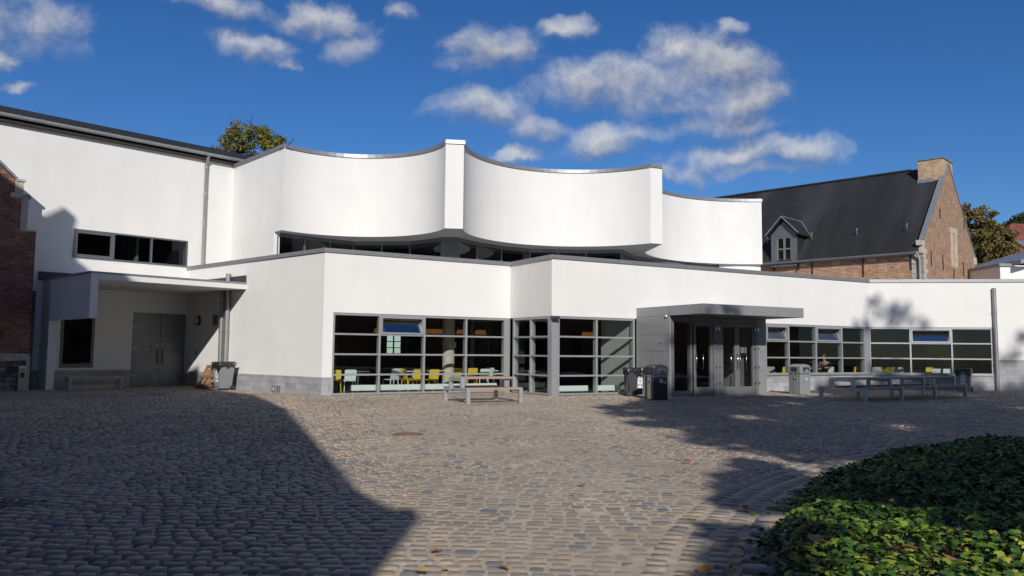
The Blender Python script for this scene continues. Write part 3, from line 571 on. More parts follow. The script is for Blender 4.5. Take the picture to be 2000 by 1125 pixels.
mb = MB(); FD.box(mb, p0+.006, p1-.004, .02, 2.655, -.2, .01); FD.box(mb, (p0+p1)/2-.004, (p0+p1)/2+.004, .03, 2.65, .01, .014); post = mb.build('door_post', M_['dframe'], caf)
mb = MB(); FD.box(mb, e1+.006, j0+.155, .02, 2.86, -.2, .006); post2 = mb.build('door_post', M_['dframe'], caf)
def hinges(F, x, par, sides=(-1, 1)):
    for z in (.45, 1.05, 1.75, 2.45):
        for sg in sides:
            mb = MB(); mb.tube([F.P(x+sg*.07, z-.06, .03), F.P(x+sg*.07, z+.06, .03)], .02, 8); mb.bar(F.P(x+sg*.07, z, .03), F.P(x+sg*.13, z, .025), .05, .03); mb.build('hinge', M_['chrome'], par)
hinges(FD, (p0+p1)/2, post); hinges(FD, e1+.07, post2, (-1, 1))
def gdoor(a, b, hs, pair=True):
    mb = MB(); st = .11
    FD.box(mb, a, a+st, .03, 2.65, -.12, -.02); FD.box(mb, b-st, b, .03, 2.65, -.12, -.02); FD.box(mb, a+st, b-st, .03, .32, -.12, -.024); FD.box(mb, a+st, b-st, 2.53, 2.65, -.12, -.024)
    d = mb.build('door', M_['dframe'], caf)
    mb = MB(); mb.add([FD.P(a+st-.02, .3, -.07), FD.P(b-st+.02, .3, -.07), FD.P(b-st+.02, 2.55, -.07), FD.P(a+st-.02, 2.55, -.07)], [(0, 1, 2, 3)]); mb.build('pane', M_['glass'], d)
    for off in (0, .16 if hs > 0 else -.16):
        mb = MB(); x = (a+.06 if hs > 0 else b-.06)+off*2.0*(1 if off else 0); y1 = .06 if off == 0 else .05
        mb.tube([FD.P(x, .98, -.02), FD.P(x, .98, y1), FD.P(x, 1.52, y1), FD.P(x, 1.52, -.02)], .014, 8); mb.build('handle', M_['chrome'], d)
gdoor(d0, d1, 1); gdoor(e0, em-.003, -1); gdoor(em+.003, e1, 1)
mb = MB(); FD.box(mb, f1+.004, d0-.004, .02, 2.655, -.18, -.03); mb.build('door_post', M_['rubber'], caf)
mb = MB(); FD.box(mb, em+.18, em+.55, 1.55, 1.8, -.085, -.075); nb = mb.build('opening_hours_notice', M_['ink'], caf)
mb = MB()
for i in range(5):
    FD.box(mb, em+.22, em+.40, 1.59+.04*i, 1.605+.04*i, -.076, -.073); FD.box(mb, em+.44, em+.52, 1.59+.04*i, 1.605+.04*i, -.076, -.073)
mb.build('notice_lines', M_['paper'], nb)
# wall plate sign on the cheek
# right downpipe
rp_ = re[3]+.09
mb = MB(); zt_ = FRE.loc(1943, 563)[1]; mb.tube([FRE.P(rp_, 0, .1), FRE.P(rp_, zt_, .1)], .085, 12); d_ = mb.build('downpipe', M_['pipe'], caf)
for z in (1.2, 3.5): mb = MB(); mb.tube([FRE.P(rp_, z-.04, .1), FRE.P(rp_, z+.04, .1)], .098, 12); FRE.box(mb, rp_-.02, rp_+.02, z-.02, z+.02, 0, .05); mb.build('pipe_clamp', M_['pipe'], d_)
# porch pipes on the left wall (two, one going up through the canopy)
for px, top in ((438.5, pzb), (448.5, pzt+.4)):
    x = FL.loc(px, 640)[0]; mb = MB(); mb.tube([FL.P(x, 0, .13), FL.P(x, top, .13)], .09, 14); d_ = mb.build('downpipe', M_['pipe'], caf)
    for z in (.98, 2.25): mb = MB(); mb.tube([FL.P(x, z-.04, .13), FL.P(x, z+.04, .13)], .104, 14); mb.build('pipe_clamp', M_['pipe'], d_)
# ---- curved upper storey
U1 = atz(556, 281, ZT)[:2]; P1 = atz(871, 273, ZT)[:2]; P2 = atz(906.5, 274.5, ZT)[:2]; Q1 = atz(1270, 320, ZT)[:2]; Q2 = atz(1293, 322.5, ZT)[:2]; EN = atz(1487, 388.5, ZT)[:2]
T0 = np.array([6.22, 37.16]); ENB = EN+np.array([1.6, 7.5])
a1 = arc(U1, P1, 2.05); a2 = arc(P2, Q1, 2.9, 32); a3 = arc(T0, EN, 1.55)
out = [WC]+a1+a2+[Q2]+a3+[ENB]
mb = MB(); segs = [[WC, U1], a1, [P1, P2], a2, [Q1, Q2], [Q2, T0], a3, [EN, ENB]]
for sg in segs: mb.sweep(sg, [(0, ZS), (0, ZT-.14)], closed_prof=False, smooth=len(sg) > 2)
up = mb.build('upper_storey', M_['stucco'], caf)
mb = MB()
for sg in segs: mb.sweep(sg, [(-.35, ZT-.15), (-.35, ZT), (.05, ZT), (.05, ZT-.15)], smooth=False)
mb.build('coping', M_['coping'], up)
mb = MB(); op = [tuple(p) for p in out]+[(8, 50), (-10, 44)]; mb.add([(x, y, ZS) for x, y in op], [tuple(range(len(op)))]); mb.build('soffit', M_['soffit'], up)
mb = MB(); mb.prism([(-11.5, 36, ZT-.5), (-9, 34.4, ZT-.5), (4.8, 37.6, ZT-.5), (7.2, 42.2, ZT-.5), (12.8, 43.6, ZT-.5), (13.6, 46.5, ZT-.5), (8, 49.8, ZT-.5), (-9.8, 43.8, ZT-.5)], (0, 0, .1)); mb.build('roof', M_['coping'], up)
mb = MB(); mb.sweep([EN+(ENB-EN), (8, 50), (-10, 44), WC-FW.n*.3], [(0, 4.6), (0, ZT-.2)], closed_prof=False); mb.build('rear_wall', M_['stucco'], up)
n0 = WC+(U1-WC)*.86
mb = MB(); mb.sweep([WC, n0], [(-.25, 4.75), (-.25, ZS-.002), (0, ZS-.002), (0, 4.75)]); mb.build('clerestory_wall', M_['stucco'], up); mb = MB(); mb.sweep([EN+np.array([-2.2, .25]), EN+np.array([-.02, .25])], [(-.25, 4.75), (-.25, ZS-.002), (0, ZS-.002), (0, 4.75)]); mb.build('clerestory_wall', M_['stucco'], up)
gl = [n0+np.array([.1, .15]), (-6.9, 34.4), (-4.4, 34.1), (-2.95, 32.95), (-2.25, 32.95), (-1.55, 34.1), (-.5, 35.3), (.8, 36.2), (3.4, 36.5), (5.0, 36.2), (6.0, 38.6), (10.5, 42.3), EN+np.array([-1.9, .6])]
mb = MB(); mb.sweep(gl, [(0, 4.75), (0, ZS-.003)], closed_prof=False); cg = mb.build('clerestory_glazing', M_['darkglass'], up)
mb = MB(); mb.sweep(gl, [(-.06, ZS-.16), (-.06, ZS-.004), (.03, ZS-.004), (.03, ZS-.16)])
for i in range(len(gl)-1):
    a, b = np.array(gl[i]), np.array(gl[i+1]); n = max(1, int(np.linalg.norm(b-a)/1.1))
    for k in range(n): p = a+(b-a)*k/n; mb.box((p[0], p[1], (4.8+ZS-.16)/2), (.07, .09, ZS-.17-4.8), math.atan2(b[1]-a[1], b[0]-a[0]))
mb.build('glazing_bar', M_['door'], cg)
mb = MB(); mb.box((-2.6, 32.9, 5.5), (.72, .3, 1.5), 0); mb.build('clerestory_pier', M_['door'], up)
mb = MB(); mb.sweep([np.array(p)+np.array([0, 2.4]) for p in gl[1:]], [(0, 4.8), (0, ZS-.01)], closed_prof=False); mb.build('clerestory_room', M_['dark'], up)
# ================================================================== LEFT BRICK HOUSE (gable end against the hall)
LF = FW.off(1.0)
def lf(px, py): return LF.loc(px, py)
lh = thing('brick_house', 'old red brick gable end with stone base at the left edge of the photo', 'house', (*LF.P(lf(62, 700)[0]-2, 0, -.4)[:2], 0), world=True)
sr = lf(62, 600)[0]; su = lf(41, 420)[0]; sk = lf(50, 353)[0]; zk = lf(45, 354)[1]; zl = lf(50, 452)[1]; zst = lf(30, 690)[1]
sr0, zr0 = lf(30, 351); slope = (lf(0, 321)[1]-zr0)/(lf(0, 321)[0]-sr0)
sL = sr-9; zA = zr0+(sr-4.6-sr0)*slope
lpoly = [(sL, zst), (sr, zst), (sr, zl), (su, zl), (su, zk-.02), (sr0, zk-.02), (sr0, zr0), (sr-4.6, zA), (sL, zA-4.4*abs(slope))]
mb = MB(); LF.poly(mb, lpoly, -.95, 0); mb.build('wall', M_['brickL'], lh)
mb = MB(); LF.poly(mb, [(sL, -.1), (sr+.03, -.1), (sr+.03, zst-.28), (sL, zst-.28)], -.95, .03); mb.build('stone_base', M_['rubble'], lh)
mb = MB(); xx = sL
while xx < sr-.05:
    w_ = random.uniform(.38, .62); LF.box(mb, xx, min(xx+w_-.012, sr+.01), zst-.275, zst-.004, -.9, .015+random.uniform(0, .012)); xx += w_
for k in range(9):
    z = .02+k*.135; w_ = random.uniform(.2, .48); LF.box(mb, sr+.035-w_, sr+.036, z, z+.12, -.3, .045)
mb.build('quoin', M_['stone'], lh)
mb = MB(); LF.box(mb, su-.02, sr+.02, zl+.002, zl+.07, -.9, .03); mb.build('stone_ledge', M_['stone'], lh)
mb = MB(); LF.box(mb, su+.002, su+.22, zl+.072, zk-.62, -.9, -.02); mb.build('stone_jamb', M_['stone'], lh)
mb = MB(); LF.box(mb, sr0+.02, sk+.01, zk-.021, zk+.06, -.9, .05); LF.box(mb, sr0, sk-.05, zk-.45, zk-.022, -.9, .012); LF.box(mb, lf(20, 378)[0], sk-.06, zk-.62, zk-.452, -.9, .04); mb.build('kneeler', M_['stone'], lh)
mb = MB(); dx, dz_ = -4.6-(sr0-sr), zA-zr0; ln = math.hypot(dx, dz_); nx, nz = -dz_/ln, dx/ln
if nz < 0: nx, nz = -nx, -nz
LF.poly(mb, [(sr0+.02, zr0+.01), (sr-4.6, zA+.01), (sr-4.6+nx*.09, zA+nz*.09), (sr0+.02+nx*.09, zr0+nz*.09)], -.95, .06); mb.build('gable_coping', M_['lead'], lh)
mb = MB(); gx, gz = lf(54, 385)
mb.tube([LF.P(gx, gz, -.9), LF.P(gx, gz, -.02)], .13, 12); mb.tube([LF.P(gx+.02, gz-.1, -.25), LF.P(gx+.1, gz-.28, -.25), LF.P(gx+.04, gz-.5, -.25), LF.P(gx+.04, zl+.075, -.25)], .05, 10); mb.build('gutter', M_['gutter'], lh)
mb = MB(); LF.box(mb, sr+.06, sr+.17, 0, lf(62, 567)[1], -.5, -.2); mb.build('cable_duct', M_['ink'], lh)
# ================================================================== OFF-CAMERA HOUSE THAT THROWS THE BIG SHADOW
def trace(pt, q, e):
    a = np.array([[-SUN[0], -e[0]], [-SUN[1], -e[1]]]); r = np.array([q[0]-pt[0], q[1]-pt[1]]); k, w = np.linalg.solve(a, r); return w, pt[2]-SUN[2]*k
OQ = np.array([-1.85, -4.2]); OE = np.array([-.69, .72])
prof = [trace(atz(u, v, 0), OQ, OE) for u, v in [(735, 1125), (770, 1080), (822, 1012), (812, 993), (765, 993), (700, 958), (640, 888), (560, 800)]]
prof += [trace(np.array(FL.P(FL.off(1.5).loc(500, 700)[0], 0, 1.5)), OQ, OE), trace(np.array(FL.P(FL.off(.85).loc(430, 700)[0], 0, .85)), OQ, OE), trace(np.array(FL.P(FL.loc(391, 700)[0], .1)), OQ, OE), trace(np.array(FL.P(FL.loc(389, 700)[0], .85)), OQ, OE)]
FPl = Fac(c0, QF)
wp = lambda u, v: np.array(FW.P(FW.loc(u, v)[0], FW.loc(u, v)[1]))
prof += [trace(np.array(FPl.P(*FPl.loc(255, 545))), OQ, OE)]
prof += [trace(wp(*p), OQ, OE) for p in [(172, 525), (150, 508), (147, 445), (151, 427), (125, 404), (128, 420), (118, 428), (84, 422)]]
prof += [trace(np.array(LF.P(*lf(28, 366))), OQ, OE), trace(np.array(LF.P(*lf(0, 336))), OQ, OE)]
print('CAST', [(round(a, 2), round(b, 2)) for a, b in prof])
pf = [(prof[0][0], -.3)]+prof[:3]+prof[3:21]+[(prof[20][0]+.6, prof[20][1]-.15), (prof[20][0]+1.5, prof[20][1]-.2), (26, 13), (31, 8), (31, -.3)]
oh = thing('gabled_house', 'gabled brick house behind the camera whose shadow crosses the left cobbles', 'house', (-8, -4, 0), world=True)
mb = MB(); bk_ = np.array([-.3, -1.0])*7
mb.prism([(*(OQ+OE*w), z) for w, z in pf], (bk_[0], bk_[1], 0)); mb.build('wall', M_['brickL'], oh)
# ================================================================== RIGHT SLATE-ROOFED HOUSE
F1 = atz(1803, 480, 7.5)[:2]; gd = np.array([.69, .72]); gd /= np.linalg.norm(gd); ed = np.array([-gd[1], gd[0]])
HE = Fac(F1+ed*24, F1); rh = thing('brick_farmhouse', 'orange brick house with steep black slate roof, dormer and gable chimney', 'house', (*(F1+ed*4+gd*4), 0), world=True)
HG0 = Fac(F1, F1+gd*10); ap = 5.15; HG = Fac(F1, F1+gd*2*ap); zap = HG0.loc(1850, 328)[1]
zap = HG.P(0, 0)[2]+(aty(1855, 326, HG.P(ap, 0)[1])[2]); zev = 7.45
print('HOUSE', F1, 'eave z', [round(HE.loc(x, y)[1], 2) for x, y in ((1800, 482), (1650, 494), (1520, 505))], 'apex', zap, HG0.loc(1855, 326), 'right foot', HG.loc(1905, 497))
mb = MB(); HE.wall(mb, 0, 24, 0, zev-.02, th=.4); mb.build('wall', M_['brickR'], rh)
mb = MB(); th_ = .3; sl_ = (zap-zev)/ap
gp_ = [(0, 0), (2*ap, 0), (2*ap, zev+.35), (ap, zap+.15), (0, zev+.35)]; th_ = .2
HG.poly(mb, gp_, -th_, .012); mb.build('gable_wall', M_['brickG'], rh)
mb = MB(); ov = .3; k = ov*sl_
mb.prism([HE.P(-.5, zev-k, ov), HE.P(24-.2, zev-k, ov), HE.P(24-.2, zap, -ap), HE.P(-.5, zap, -ap)], (0, 0, .12))
mb.prism([HE.P(-.5, zap, -ap), HE.P(24-.2, zap, -ap), HE.P(24-.2, zev-k, -2*ap-ov), HE.P(-.5, zev-k, -2*ap-ov)], (0, 0, .12)); rrf = mb.build('roof', M_['slate'], rh)
mb = MB(); mb.bar(HE.P(-.5, zap+.1, -ap), HE.P(22, zap+.1, -ap), .3, .1); mb.build('ridge_strip', M_['slate'], rrf)
mb = MB(); mb.tube([HE.P(-.5, zev-k-.04, ov+.07), HE.P(23.7, zev-k-.04, ov+.07)], .09, 10); mb.build('gutter', M_['hframe'], rh)
for q0, q1 in (((0, zev+.35), (ap, zap+.15)), ((2*ap, zev+.35), (ap, zap+.15))):
    mb = MB(); v = np.array(q1)-np.array(q0); v /= np.linalg.norm(v); n = np.array([-v[1], v[0]]); n = n if n[1] > 0 else -n
    HG.poly(mb, [q0, q1, tuple(np.array(q1)+n*.09), tuple(np.array(q0)+n*.09)], -.2, .06); mb.build('gable_coping', M_['lead'], rh)
mb = MB(); HG.box(mb, -.28, .22, zev+.08, zev+.36, -th_-.08, .03); HG.box(mb, -.12, .2, zev-.35, zev+.078, -th_, .025); mb.build('kneeler', M_['stone'], rh)
mb = MB(); HG.box(mb, 2*ap-.35, 2*ap+.35, zev-.1, zev+.38, -th_-.08, .03); mb.build('kneeler', M_['stone'], rh)
for kk in range(14):
    mb = MB(); z = 3.6+kk*.27; a = .62 if kk % 2 else .36; HG.box(mb, -.02, a, z, z+.25, -.6, .02); mb.build('quoin', M_['stone'], rh)
    mb = MB(); HE.box(mb, 24-(.36 if kk % 2 else .62), 24.0, z, z+.25, -.3, .02); mb.build('quoin', M_['stone'], rh)
cf = HE.off(-ap+1.0); ca, cb = cf.loc(1793, 340)[0], 24-.02; cz0, cz1 = cf.loc(1815, 349)[1], cf.loc(1815, 312)[1]
mb = MB(); HE.box(mb, ca, cb, cz0-.6, cz1, -ap-1.0, -ap+1.0); chm = mb.build('chimney', M_['brickC'], rh)
mb = MB(); HE.box(mb, ca-.06, cb+.06, cz1+.002, cz1+.07, -ap-1.06, -ap+1.06); mb.build('chimney_cap', M_['lead'], chm)
mb = MB(); HE.box(mb, ca-.05, cb-.5, cz0-.62, cz0+.02, -ap-1.05, -ap+1.05); mb.build('chimney_flashing', M_['lead'], chm)
# blind window and anchors on the gable, limestone blocks
bs, bz0 = HG.loc(1864, 522); b2s, bz1 = HG.loc(1864, 457)
mb = MB(); HG.box(mb, bs-.34, bs+.34, bz0, bz1, 0, .018); bw_ = mb.build('blind_window', M_['brickC'], rh)
for a, b, c, d in ((bs-.72, bs+.72, bz1, bz1+.3), (bs-.62, bs-.34, bz0, bz1-.003), (bs+.34, bs+.62, bz0, bz1-.003)):
    mb = MB(); HG.box(mb, a, b, c, d, 0, .05); mb.build('stone_surround', M_['stone'], bw_)
for px, y0, y1, F in ((1835, 409, 428, HG), (1882, 429, 446, HG), (1818, 490, 520, HG), (1841, 498, 528, HG), (1881, 512, 540, HG), (1862, 527, 543, HG), (1687, 503, 540, HE), (1587, 512, 535, HE), (1780, 497, 527, HE)):
    s_, za = F.loc(px, y1); zb_ = F.loc(px, y0)[1]; mb = MB(); F.box(mb, s_-.035, s_+.035, za, zb_, .012, .06); mb.build('wall_anchor', M_['ink'], rh)
for px, py in ((1635, 506), (1634, 513), (1700, 503), (1703, 509), (1775, 504), (1568, 518)):
    s_, z_ = HE.loc(px, py); mb = MB(); HE.box(mb, s_-.22, s_+.22, z_-.09, z_+.09, 0, .015); mb.build('stone_block', M_['stone'], rh)
mb = MB(); s_ = HE.loc(1797, 500)[0]; mb.tube([HE.P(s_-.1, zev-.25, ov), HE.P(s_, zev-.7, .12), HE.P(s_, 3, .12)], .06, 10); mb.build('downpipe', M_['gutter'], rh)
# dormer
ds0, dz0 = HE.loc(1511.5, 523); ds1 = HE.loc(1561, 520)[0]; dz1 = HE.loc(1535, 459)[1]; dzp = HE.loc(1532, 428)[1]; dmid = (ds0+ds1)/2
mb = MB(); HE.wall(mb, ds0, ds1, dz0, dz1, [(ds0+.35, ds1-.3, dz0+.25, dz1-.15)], .12); HE.poly(mb, [(ds0, dz1), (ds1, dz1), (dmid, dzp-.18)], -.12, 0); DO = .32
dn = mb.build('dormer', M_['dlead'], rh); dn.location = Vector((HE.n[0]*DO, HE.n[1]*DO, 0))
HD = HE.off(DO)
mb = MB(); HD.box(mb, ds0, ds0+.06, dz1-2.2, dz1-.01, -4.0, -.125); HD.box(mb, ds1-.06, ds1, dz1-2.2, dz1-.01, -4.0, -.125); mb.build('dormer_cheek', M_['slate'], rh)
for sg in (-1, 1):
    mb = MB(); ex = (ds0-.22) if sg < 0 else (ds1+.22); ez = dz1-.1
    mb.prism([HD.P(dmid, dzp, .25), HD.P(ex, ez, .25), HD.P(ex, ez, -4.2), HD.P(dmid, dzp, -5.0)], (0, 0, .08)); mb.build('dormer_roof', M_['slate'], rh)
for pa, pb_ in (((dmid, dzp+.08, .27), (ds0-.24, dz1-.02, .27)), ((dmid, dzp+.08, .27), (ds1+.24, dz1-.02, .27)), ((dmid, dzp+.1, -(dzp-zev)/sl_-DO), (ds1+.24, dz1-.02, -(dz1-.1-zev)/sl_-DO)), ((dmid, dzp+.1, .25), (dmid, dzp+.1, -(dzp-zev)/sl_-DO))):
    mb = MB(); mb.bar(HD.P(*pa), HD.P(*pb_), .09, .05); mb.build('verge_strip', M_['lead'], rh)
mb = MB(); wa, wb, wz0, wz1 = ds0+.35, ds1-.3, dz0+.25, dz1-.15; wm = (wa+wb)/2
for a, b in ((wa, wa+.09), (wm-.06, wm+.06), (wb-.09, wb)): HD.box(mb, a, b, wz0, wz1, -.11, -.03)
for z in (wz0, wz0+(wz1-wz0)*.5, wz1-.08): HD.box(mb, wa+.002, wb-.002, z, z+.08, -.1, -.035)
dw = mb.build('dormer_window', M_['dframe'], rh)
mb = MB(); mb.add([HD.P(wa, wz0, -.08), HD.P(wb, wz0, -.08), HD.P(wb, wz1, -.08), HD.P(wa, wz1, -.08)], [(0, 1, 2, 3)]); mb.build('pane', M_['darkglass'], dw)
mb = MB(); HD.box(mb, wa-.1, wb+.1, wz0-.1, wz1+.1, -1.2, -1.1); mb.build('curtain', M_['dark'], dw)
for px, py in ((1500, 492), (1587, 486), (1675, 479), (1773, 470)):
    s_ = HE.loc(px, py)[0]; zz_ = HE.off(-.9).loc(px, py)[1]; p = HE.P(HE.off(-.9).loc(px, py)[0], zev+.9*sl_+.15, -.9)
    mb = MB(); mb.tube([p, (p[0]-.1, p[1]-.12, p[2]+.2), (p[0]-.02, p[1]-.05, p[2]+.42)], .022, 6); mb.build('roof_ladder_hook', M_['lead'], rrf)
# ================================================================== FAR RIGHT: red-tiled house and small white outbuilding
rt = thing('tiled_house', 'house with a red tiled roof at the far right edge beyond the white outbuilding', 'house', (48, 72, 0), world=True)
ya = 72.; e0_, e1_ = aty(1955, 513, ya), aty(2090, 513, ya); r0 = aty(2035, 440, ya+5)
mb = MB(); mb.box(((e0_[0]+e1_[0]+10)/2, ya+4.5, (e0_[2]-.2)/2), (e1_[0]-e0_[0]+9, 8.6, e0_[2]-.2)); mb.build('wall', M_['soffit'], rt)
mb = MB(); ex = e1_[0]+12
mb.prism([(e0_[0], ya, e0_[2]), (ex, ya, e0_[2]), (ex, ya+5, r0[2]), (e0_[0]+4.2, ya+5, r0[2])], (0, 0, .15)); mb.prism([(e0_[0]+4.2, ya+5, r0[2]), (ex, ya+5, r0[2]), (ex, ya+10, e0_[2]), (e0_[0], ya+10, e0_[2])], (0, 0, .15)); mb.prism([(e0_[0], ya, e0_[2]), (e0_[0]+4.2, ya+5, r0[2]), (e0_[0], ya+10, e0_[2])], (0, 0, .15)); rf2 = mb.build('roof', M_['redtile'], rt)
mb = MB(); q = aty(1998, 478, ya+2.2); mb.bar((q[0]-.6, q[1]-.2, q[2]+.1), (q[0]+1.2, q[1]-.2, q[2]+.1), 1.4, .12, up=(0, -.5, 1)); mb.build('skylight', M_['lead'], rf2)
ob = thing('outbuilding', 'small white outbuilding with a grey metal roof edge at the right end of the coping', 'building', (30, 46, 0), world=True)
yb = 46.; a0, a1 = aty(1953, 520, yb), aty(2080, 520, yb)
mb = MB(); mb.box(((a0[0]+a1[0])/2, yb+3, a0[2]/2), (a1[0]-a0[0], 6, a0[2])); mb.build('wall', M_['stucco'], ob)
mb = MB(); q = aty(1975, 514, yb); mb.prism([(a0[0]-.1, yb-.12, a0[2]+.002), (q[0], yb-.12, a0[2]+.002), (q[0], yb-.12, a0[2]+.16), (a0[0]-.1, yb-.12, a0[2]+.16)], (0, 6.2, 0)); mb.prism([(q[0], yb-.9, a0[2]+.05), (a1[0]+1, yb-.9, a0[2]+1.3), (a1[0]+1, yb-.9, a0[2]+1.55), (q[0], yb-.9, a0[2]+.28)], (0, 7, 0)); mb.build('roof', M_['lead'], ob)
# ================================================================== GROUND
def pip(P, poly):
    x, y = P[:, 0], P[:, 1]; r = np.zeros(len(P), bool); n = len(poly)
    for i in range(n):
        (xa, ya_), (xb, yb_) = poly[i], poly[(i+1) % n]
        c = ((ya_ > y) != (yb_ > y)) & (x < (xb-xa)*(y-ya_)/(yb_-ya_+1e-12)+xa); r ^= c
    return r
BLD = [tuple((L0-wdir*25)), tuple(L0), tuple(A), tuple(B), tuple(C), FCR.P(s0, 0)[:2], FCR.P(s0, 0, PS-.2)[:2], FCR.P(s1, 0, PS-.2)[:2], FCR.P(s1, 0)[:2], tuple(RR), tuple(EE), (60, 80), (-60, 80)]
IC = np.array([13.4, 2.2]); IR = 12.0
gnd = MB(); gnd.add([(-600, -300, -.05), (600, -300, -.05), (600, 900, -.05), (-600, 900, -.05)], [(0, 1, 2, 3)]); tag(gnd.build('ground', M_['earth']), kind='structure')
def shade_depth(X, Y):   # 1 where joints are deepened to darken the shaded ground, 0 where sand fills them
    left = 1/(1+np.exp((X+2.2+.12*(Y-8))*1.6)); right = 1/(1+np.exp(-(X-3.5+.1*(Y-14))*1.2)); return np.maximum(left, .55*right)
gx_ = np.linspace(-45, 48, 187); gy_ = np.linspace(-14, 47, 123); GX, GY = np.meshgrid(gx_, gy_); GZ = -.002-.024*shade_depth(GX, GY)
gi_ = np.arange(GX.size).reshape(GX.shape); GF = np.stack([gi_[:-1, :-1], gi_[:-1, 1:], gi_[1:, 1:], gi_[1:, :-1]], -1).reshape(-1, 4)
tag(npmesh('courtyard', np.stack([GX, GY, GZ], -1).reshape(-1, 3), GF, M_['sand'], None, True), kind='structure')
def setts(cx, cy, hl, hw, ang, hz, zoff, tint, seed=0, tl=1.0):
    n = len(cx); g = np.array([-1, -.82, 0, .82, 1.]); U, V_ = np.meshgrid(g, g); U = U.ravel()[None]; V_ = V_.ravel()[None]
    rg = np.random.default_rng(seed); j = lambda a: rg.uniform(-a, a, (n, 1))
    u = U*(1-.17*V_**4+j(.12)*V_)+j(.06)+j(.12)*V_*V_; v = V_*(1-.22*U**4+j(.14)*U)+j(.05)+j(.10)*U*U
    rim = np.maximum(abs(U), abs(V_)); tlr = np.broadcast_to(np.reshape(np.asarray(tl, float), (-1, 1)), (n, 1)); z = np.where(rim > .95, -(.0022+.038*np.clip((tlr-.35)/.6, 0, 1)), np.where(rim > .5, hz[:, None]*.74, hz[:, None]))
    z = z+np.where(rim > .95, 0, rg.normal(0, .0020, (n, 25))*np.reshape(tl, (-1, 1)))+(j(.006)*U+j(.006)*V_)*np.reshape(tl, (-1, 1))*(rim < .95)+zoff[:, None]
    lx = u*hl[:, None]; ly = v*hw[:, None]; ca, sa_ = np.cos(ang)[:, None], np.sin(ang)[:, None]
    P = np.stack([cx[:, None]+lx*ca-ly*sa_, cy[:, None]+lx*sa_+ly*ca, z], -1).reshape(-1, 3)
    q = np.array([(r*5+c, r*5+c+1, (r+1)*5+c+1, (r+1)*5+c) for r in range(4) for c in range(4)])
    F = (q[None]+np.arange(n)[:, None, None]*25).reshape(-1, 4)
    return P, F, np.repeat(tint, 25)
def paving():
    rg = np.random.default_rng(3); cx = []; cy = []; hl = []; hw = []
    y = 2.5
    while y < 38:
        wd = rg.uniform(.13, .168); x = -.75*y-4.5-rg.uniform(0, .2); xe = .75*y+4.5
        n = int((xe-x)/.16)+2; ln = rg.uniform(.12, .205, n); xs = x+np.cumsum(ln)-ln/2
        cx.append(xs); cy.append(np.full(n, y+wd/2)); hl.append(ln/2-rg.uniform(.003, .014, n)); hw.append(np.full(n, wd/2)-rg.uniform(-.004, .014, n)); cy[-1] = cy[-1]+rg.normal(0, .007, n); y += wd
    cx, cy, hl, hw = map(np.concatenate, (cx, cy, hl, hw)); t = R(-5.)
    yy = cy+.09*np.sin(cx*.55+1)+.05*np.sin(cx*1.3+cy*.5)+.02*np.sin(cx*3.1+cy*1.7); X = cx*math.cos(t)-yy*math.sin(t); Y = cx*math.sin(t)+yy*math.cos(t)
    ang = np.full(len(X), t)+.05*.55*np.cos(cx*.55+1)+rg.normal(0, .02, len(X))
    P = np.stack([X, Y], 1); ok = ~pip(P, BLD) & (np.hypot(X-IC[0], Y-IC[1]) > IR+.98) & (abs(X) < .70*Y+4) & (Y > 2.8)
    X, Y, hl, hw, ang = X[ok], Y[ok], hl[ok], hw[ok], ang[ok]; n = len(X)
    left = shade_depth(X, Y); hz = rg.uniform(.0012, .0028, n)+left*.013; zo = rg.normal(0, .0013, n)+left*.008-(1-left)*.0008
    tint = np.clip(rg.beta(1.1, 1.1, n), 0, 1); zo = zo-np.where(rg.random(n) < .06, .006, 0); out_ = [setts(X, Y, hl, hw, ang, hz, zo, tint, 1, .35+.75*left)]
    # radial setts and kerb round the ivy bed
    for r0_, r1_, ln_, hz_, sd in ((IR+.36, IR+.555, .165, .003, 5), (IR+.565, IR+.765, .15, .002, 6), (IR+.775, IR+.975, .17, .002, 7)):
        n = int(2*math.pi*r0_/ln_); th = np.arange(n)*2*math.pi/n+rg.normal(0, .0006, n); rm = (r0_+r1_)/2; X = IC[0]+rm*np.cos(th); Y = IC[1]+rm*np.sin(th)
        th = th+rg.normal(0, .0015, n); ok = (abs(X) < .75*Y+2.5) & (Y > 2.5); X, Y, th = X[ok], Y[ok], th[ok]; n = len(X)
        out_.append(setts(X, Y, (r1_-r0_)/2-rg.uniform(.006, .016, n), ln_/2-rg.uniform(.004, .018, n), th, np.full(n, hz_)+rg.uniform(0, .003, n), rg.normal(0, .0015, n), rg.beta(1.6, 1.6, n)*.8, sd, .55))
    b = 0; Ps, Fs, Ts = [], [], []
    for p, f, t_ in out_: Ps.append(p); Fs.append(f+b); Ts.append(t_); b += len(p)
    return np.concatenate(Ps), np.concatenate(Fs), np.concatenate(Ts)
P, F, T = paving(); print('setts', len(P)//25)
tag(npmesh('cobblestone_paving', P, F, M_['sett'], T, True), kind='structure')
def kerb():
    rg = np.random.default_rng(9); ln_ = .30; r0_, r1_ = IR+.0, IR+.34; n = int(2*math.pi*r0_/ln_); th = np.arange(n)*2*math.pi/n; rm = (r0_+r1_)/2
    X = IC[0]+rm*np.cos(th); Y = IC[1]+rm*np.sin(th); ok = (abs(X) < .75*Y+2.5) & (Y > 2.5); X, Y, th = X[ok], Y[ok], th[ok]; n = len(X)
    return setts(X, Y, np.full(n, .155), np.full(n, ln_/2-.012), th, rg.uniform(.018, .03, n), rg.normal(.006, .005, n), rg.uniform(0, .35, n), 11)
P, F, T = kerb(); tag(npmesh('kerb', P, F, M_['sett'], T, True), kind='structure')
